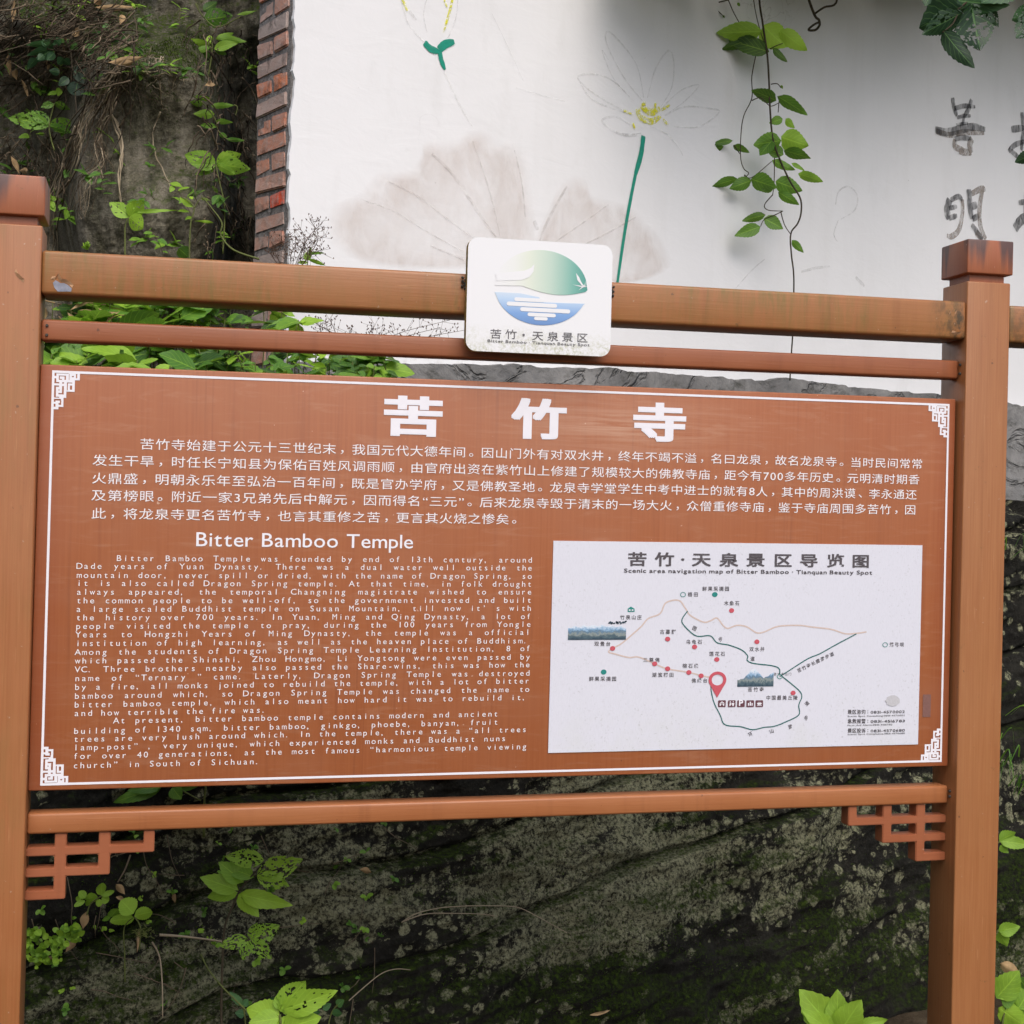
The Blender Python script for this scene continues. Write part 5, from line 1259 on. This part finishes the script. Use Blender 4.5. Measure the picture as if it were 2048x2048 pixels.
for cx, cy, rad in ((235,1470,95),(180,1430,50),(325,1500,55),(170,1545,70),(250,1530,60),(300,1560,50),(420,1425,60),(395,1400,30),(200,1580,50),(350,1470,40)):
    for _ in range(15):
        a = rl.uniform(0, 6.28); r_ = rad*math.sqrt(rl.random()); x, y = cx+r_*math.cos(a), cy+r_*math.sin(a)*.7; an = rl.uniform(0, 6.28); l = rl.uniform(20, 46)
        p.leaf((x, y), (x+l*math.cos(an), y+l*math.sin(an)*.8), l*.8, rl.uniform(.62, .98), 'round')
p.done()
p = Plant('tiny_creeping_weed', 'tiny light green leaves creeping over the rock under the three-leaved herb', 'weeds', z5, (570,1410), .05)
for cx, cy in ((570,1410),(520,1400),(610,1415),(830,1370),(850,1100),(400,1730),(335,1745),(1110,1415),(1160,1450),(780,1235),(1670,1365)):
    for _ in range(4):
        a = rl.uniform(0, 6.28); l = rl.uniform(10, 26); hx = hit(*z5(cx, cy), .02); p.d = depth_of(hx); p.leaf((cx+rl.gauss(0,9), cy+rl.gauss(0,6)), (cx+l*math.cos(a), cy+l*math.sin(a)*.8), l*.8, .85, 'round', dd=0)
p.done()
p = Plant('dried_fern_tuft', 'grey withered feathery tuft on the rock under the three-leaved herb', 'fern', z5, (790,1420), .08, mat='dead')
for _ in range(60):
    a = rl.uniform(0, 6.28); r_ = rl.uniform(10, 65); p.stem([(790+r_*math.cos(a),1428+r_*.5*math.sin(a)), (790+r_*math.cos(a)+rl.gauss(0,14),1428+r_*.5*math.sin(a)+rl.gauss(0,8))], .0012, smooth=False)
p.done()
p = Plant('bright_lobed_seedling', 'large bright green lobed leaves at the bottom edge left of centre', 'seedling', z5, (1540,1880), .45)
lobed(p, (1545,1860), (((1688,1688),118),((1860,1752),112),((1560,1740),70)), .82, .05, 8); lobed(p, (1545,1900), (((1358,1845),128),((1372,1925),90),((1430,1960),90)), .92, 0, 8); lobed(p, (1560,1960), (((1770,1895),128),((1780,1990),110),((1620,1880),70)), .95, 0, 8)  # bright yellow-green is the leaves' own tint
p.stem([(1540,2300),(1545,2100),(1550,1960),(1545,1880)], .004, .003); p.done()
p = Plant('wild_sprigs', 'small bluish leaved sprigs behind the bright lobed seedling at bottom', 'sprigs', z5, (1330,1830), .12, 'leaf_blue')
for b, t, w, ti in (((1340,1832),(1268,1752),38,.6),((1342,1832),(1372,1795),36,.6),((1350,1882),(1298,1868),42,.5),((1858,1832),(1897,1798),42,.7),((1830,1872),(1892,1872),38,.6),((1700,1872),(1765,1868),60,.35),((1500,1830),(1520,1780),50,.4),((1360,1850),(1400,1880),40,.4),((1780,1850),(1830,1820),34,.5)): p.leaf(b, t, w, ti)
p.stem([(1360,2000),(1350,1880),(1340,1830)], .002); p.stem([(1800,2000),(1830,1872),(1870,1820)], .002); p.done()
p = Plant('grass_stalk', 'single arching grass stalk left of the bright lobed seedling', 'grass', z5, (1230,1730), .2)
p.stem([(1108,1545),(1150,1630),(1230,1730),(1300,1800),(1375,1880),(1420,1990)], .0018, .0026); p.done()
p = Plant('gap_seedling', 'green lobed leaves showing in the gap under the left of the panel', 'seedling', z5, (900,640), .15)
lobed(p, (890,625), (((618,708),66),((700,640),50),((760,690),34)), .5, .0, 15); lobed(p, (950,625), (((1000,692),66),((1092,622),40)), .55, 0, 10); p.stem([(1125,900),(1128,700),(1120,600),(950,620)], .004, .002); p.stem([(1000,640),(1110,700)], .002); p.done()
# right of the right post and at the bottom right
p = Plant('ground_seedling', 'large bright three-lobed leaf at the bottom edge before the right post', 'seedling', z7, (900,1960), .3)
lobed(p, (905,1990), (((693,1742),165),((903,1742),120),((1035,1800),130),((712,1862),90)), .93, 0, 8); p.leaf((1000,1950),(1185,1908),66,.85); p.stem([(900,2250),(905,1990)], .004, .003); p.done()
p = Plant('post_side_leaf', 'small three-part leaf peeping out right of the right post at mid height', 'plant', z7, (1800,925), .5)
p.leaf((1795,922),(1885,872),62,.75); p.leaf((1795,920),(1975,945),64,.8); p.leaf((1800,945),(1846,988),42,.75); p.stem([(1720,1000),(1760,950),(1800,925)], .003); p.done()
p = Plant('twin_leaf_sprout', 'heart-shaped twin leaf right of the right post below mid height', 'plant', z7, (1790,1415), .5)
p.leaf((1788,1420),(1912,1395),70,.8); p.leaf((1788,1410),(1838,1502),72,.78); p.stem([(1740,1600),(1760,1480),(1790,1415)], .003); p.done()
p = Plant('corner_sapling', 'big overlapping green leaves in the bottom right corner', 'sapling', z7, (1830,1800), .6)
for b, t, w, ti in (((1780,1790),(1908,1640),130,.75),((1900,1850),(1990,1700),120,.7),((1790,1840),(1960,1960),110,.85),((1840,1830),(2000,1830),110,.8),((1800,1790),(1890,1790),90,.6),((1900,1680),(1960,1740),60,.45)): p.leaf(b, t, w, ti, tilt=15)
p.stem([(1800,2200),(1810,1950),(1840,1800)], .004); p.done()
p = Plant('pale_dead_leaf', 'curled white dead leaf beside the right post above the corner sapling', 'dead leaf', z7, (1850,1620), .58, mat='dead')
p.leaf((1800,1595),(1905,1665),58,.5,'round',curl=.3,fold=.4); p.root.location = p.root.location; p.done()
# grass on the ledge right of the post, dry stalks on the rock
gr = MB()
for _ in range(46):
    x = rl.uniform(1995, 2140); y = rl.uniform(985, 1120) if rl.random() < .25 else rl.uniform(1420, 1580); b = hit(x, y, .02); l = rl.uniform(.05, .13)
    e = b+Vector((rl.gauss(-.02, .06), rl.gauss(-.06, .04), -l*.35)); m_ = b+(e-b)*.45+Vector((0, -.03, .07)); C_ = catmull([b, m_, e], 4); ax = Vector((rl.gauss(0,1), .3, .2)).normalized()
    vs = []
    for i, c_ in enumerate(C_): w_ = .0035*(1-i/len(C_))+.0006; vs += [c_+ax*w_, c_-ax*w_]
    gr.add(vs, [(2*i, 2*i+1, 2*i+3, 2*i+2) for i in range(len(C_)-1)], rl.uniform(.25, .7))
tag(gr.build('ledge_grass', MT['leaf'], smooth=True), 'drooping grass on the rock right of the right post', 'grass', kind='stuff')
z6 = lambda x, y: (600+x*.36232, 1400+y*.36232)
def stalk(name, label, pts, f, off, r=.0018, mat='root'):
    mb = MB(); P_ = [hit(*f(*q), off) for q in pts]; mb.tube(catmull(P_, 6), r, r*.6, 5); o = mb.build(name, MT[mat], None, tuple(P_[0]), smooth=True); tag(o, label, 'dry stalk')
stalk('dry_grass_stalk', 'long arched straw lying across the rock below the board', [(560,1228),(640,1180),(760,1150),(900,1138),(1050,1136),(1200,1145),(1310,1195),(1400,1245),(1475,1285)], z6, .06)
stalk('dry_grass_stalk', 'short pale straw under the long arched one on the rock', [(565,1225),(690,1182),(850,1178),(1000,1182),(1090,1195)], z6, .05)
stalk('dry_grass_stalk', 'slanting straw with a bent tip above the bottom edge of the rock', [(270,1660),(360,1580),(450,1510),(530,1485),(610,1490)], z6, .08)
stalk('dry_grass_stalk', 'fallen brown twig on the rock level with the withered tuft', [(880,1440),(1000,1448),(1120,1462),(1240,1478)], z5, .05, .004)
stalk('dry_grass_stalk', 'straw hanging down the rock below the withered tuft', [(840,1480),(880,1560),(895,1700),(898,1900)], z5, .04, .0028)
stalk('dry_grass_stalk', 'forked dark twig dropping from under the left bracket', [(720,1000),(690,1080),(650,1150)], z5, .05, .003, 'root_dark')
dl = MB()
for b, t, w in (((480,1310),(455,1410),48),((640,1160),(690,1215),40),((420,1480),(362,1530),40),((250,1570),(330,1575),26),((640,1230),(690,1245),24),((770,1400),(760,1530),24),((960,1210),(965,1260),26)): dead(dl, z5, b, t, w, .05)
for b, t, w in (((1600,1740),(1720,1715),20),((330,935),(400,950),34)): dead(dl, z6, b, t, w, .05)
tag(dl.build('fallen_leaves', MT['dead'], smooth=True), 'scattered brown fallen leaves on the lower mossy rock', 'dead leaves', kind='stuff')

# ---- small creeping greenery and moss tufts that soften the rock
sc = MB(); ss = MB()
for _ in range(70):
    x, y = rl.uniform(0, 1400), rl.uniform(0, 1380)
    if 620 < x < 1080 and 450 < y < 1250 and rl.random() < .8: continue
    c0 = hit(*z1(x, y), rl.uniform(.03, .1)); tip = c0+Vector((rl.gauss(0,.06), -.04, rl.gauss(-.02,.06))); C_ = catmull([c0, (c0+tip)/2+Vector((0,-.02,.02)), tip], 4); ss.tube(C_, .0014, .0008, 4); tb = rl.uniform(.15, .8)
    for c_ in C_[2:]:
        a_ = rl.uniform(0, 6.28); dr = Vector((math.cos(a_), -.35, math.sin(a_)*.6)).normalized(); l_ = rl.uniform(.02, .055)
        leaf3(sc, c_, c_+dr*l_, dr.cross(Vector((rl.gauss(0,.4), -.6, 1))).normalized(), l_*.6, tb+rl.uniform(-.1,.1), 'ovate', nu=8, nv=2)
for _ in range(46):
    x, y = rl.uniform(60, 800), rl.uniform(1640, 2040); c0 = hit(x, y, .015); tb = rl.uniform(.3, .8)
    for q in range(rl.randint(2, 5)):
        a_ = rl.uniform(0, 6.28); dr = Vector((math.cos(a_), -.4, math.sin(a_)*.7)).normalized(); l_ = rl.uniform(.008, .022)
        leaf3(sc, c0, c0+dr*l_, dr.cross(Vector((0, -.6, 1))).normalized(), l_*.8, tb, 'round', nu=6, nv=2)
tag(sc.build('small_creepers', MT['leaf'], smooth=True), 'tiny leaved creepers scattered over the rocks at left', 'creepers', kind='stuff')
tag(ss.build('creeper_stems', MT['root_dark']), 'hair-thin creeper stems on the rocks at left', 'stems', kind='stuff')
MT['moss'] = plain('moss_tufts', (.055,.095,.012), .95, .6, 25, .05)
ms = MB(); cnt = 0
for _ in range(30000):
    if rl.random() < .62: x, y = rl.uniform(40, 2048), 2060-abs(rl.gauss(0, 190))
    else: x, y = rl.uniform(180, 520), abs(rl.gauss(70, 70))
    b = hit(x, y)
    if noise.noise((b.x*3.2, b.y*3.2, b.z*5)) + .35*noise.noise((b.x*11, b.y*11, b.z*11)) < .10: continue
    l_ = rl.uniform(.004, .013); e = b+Vector((rl.gauss(0,.5), -.8, rl.gauss(.5,.5))).normalized()*l_; sd_ = Vector((rl.gauss(0,1), rl.gauss(0,.3), rl.gauss(0,1))).normalized()*.0016
    ms.add([b-sd_, b+sd_, e], [(0, 1, 2)])
tag(ms.build('moss', MT['moss']), 'dark green moss over the lower rock and the brow at upper left', 'moss', kind='stuff')

tw = MB()
for _ in range(34):
    x, y = rl.uniform(60, 780), rl.uniform(1640, 2040); an = rl.gauss(1.2, .9); l = rl.uniform(30, 130); P_ = [hit(x+l*t*math.cos(an)+rl.gauss(0,3), y+l*t*math.sin(an)+rl.gauss(0,3), .012+.02*rl.random()) for t in (0, .35, .7, 1)]
    tw.tube(catmull(P_, 4), .0016, .0007, 4)
tag(tw.build('fine_twigs', MT['root_dark'], smooth=True), 'fine dead twigs lying on the lower left rock', 'twigs', kind='stuff')
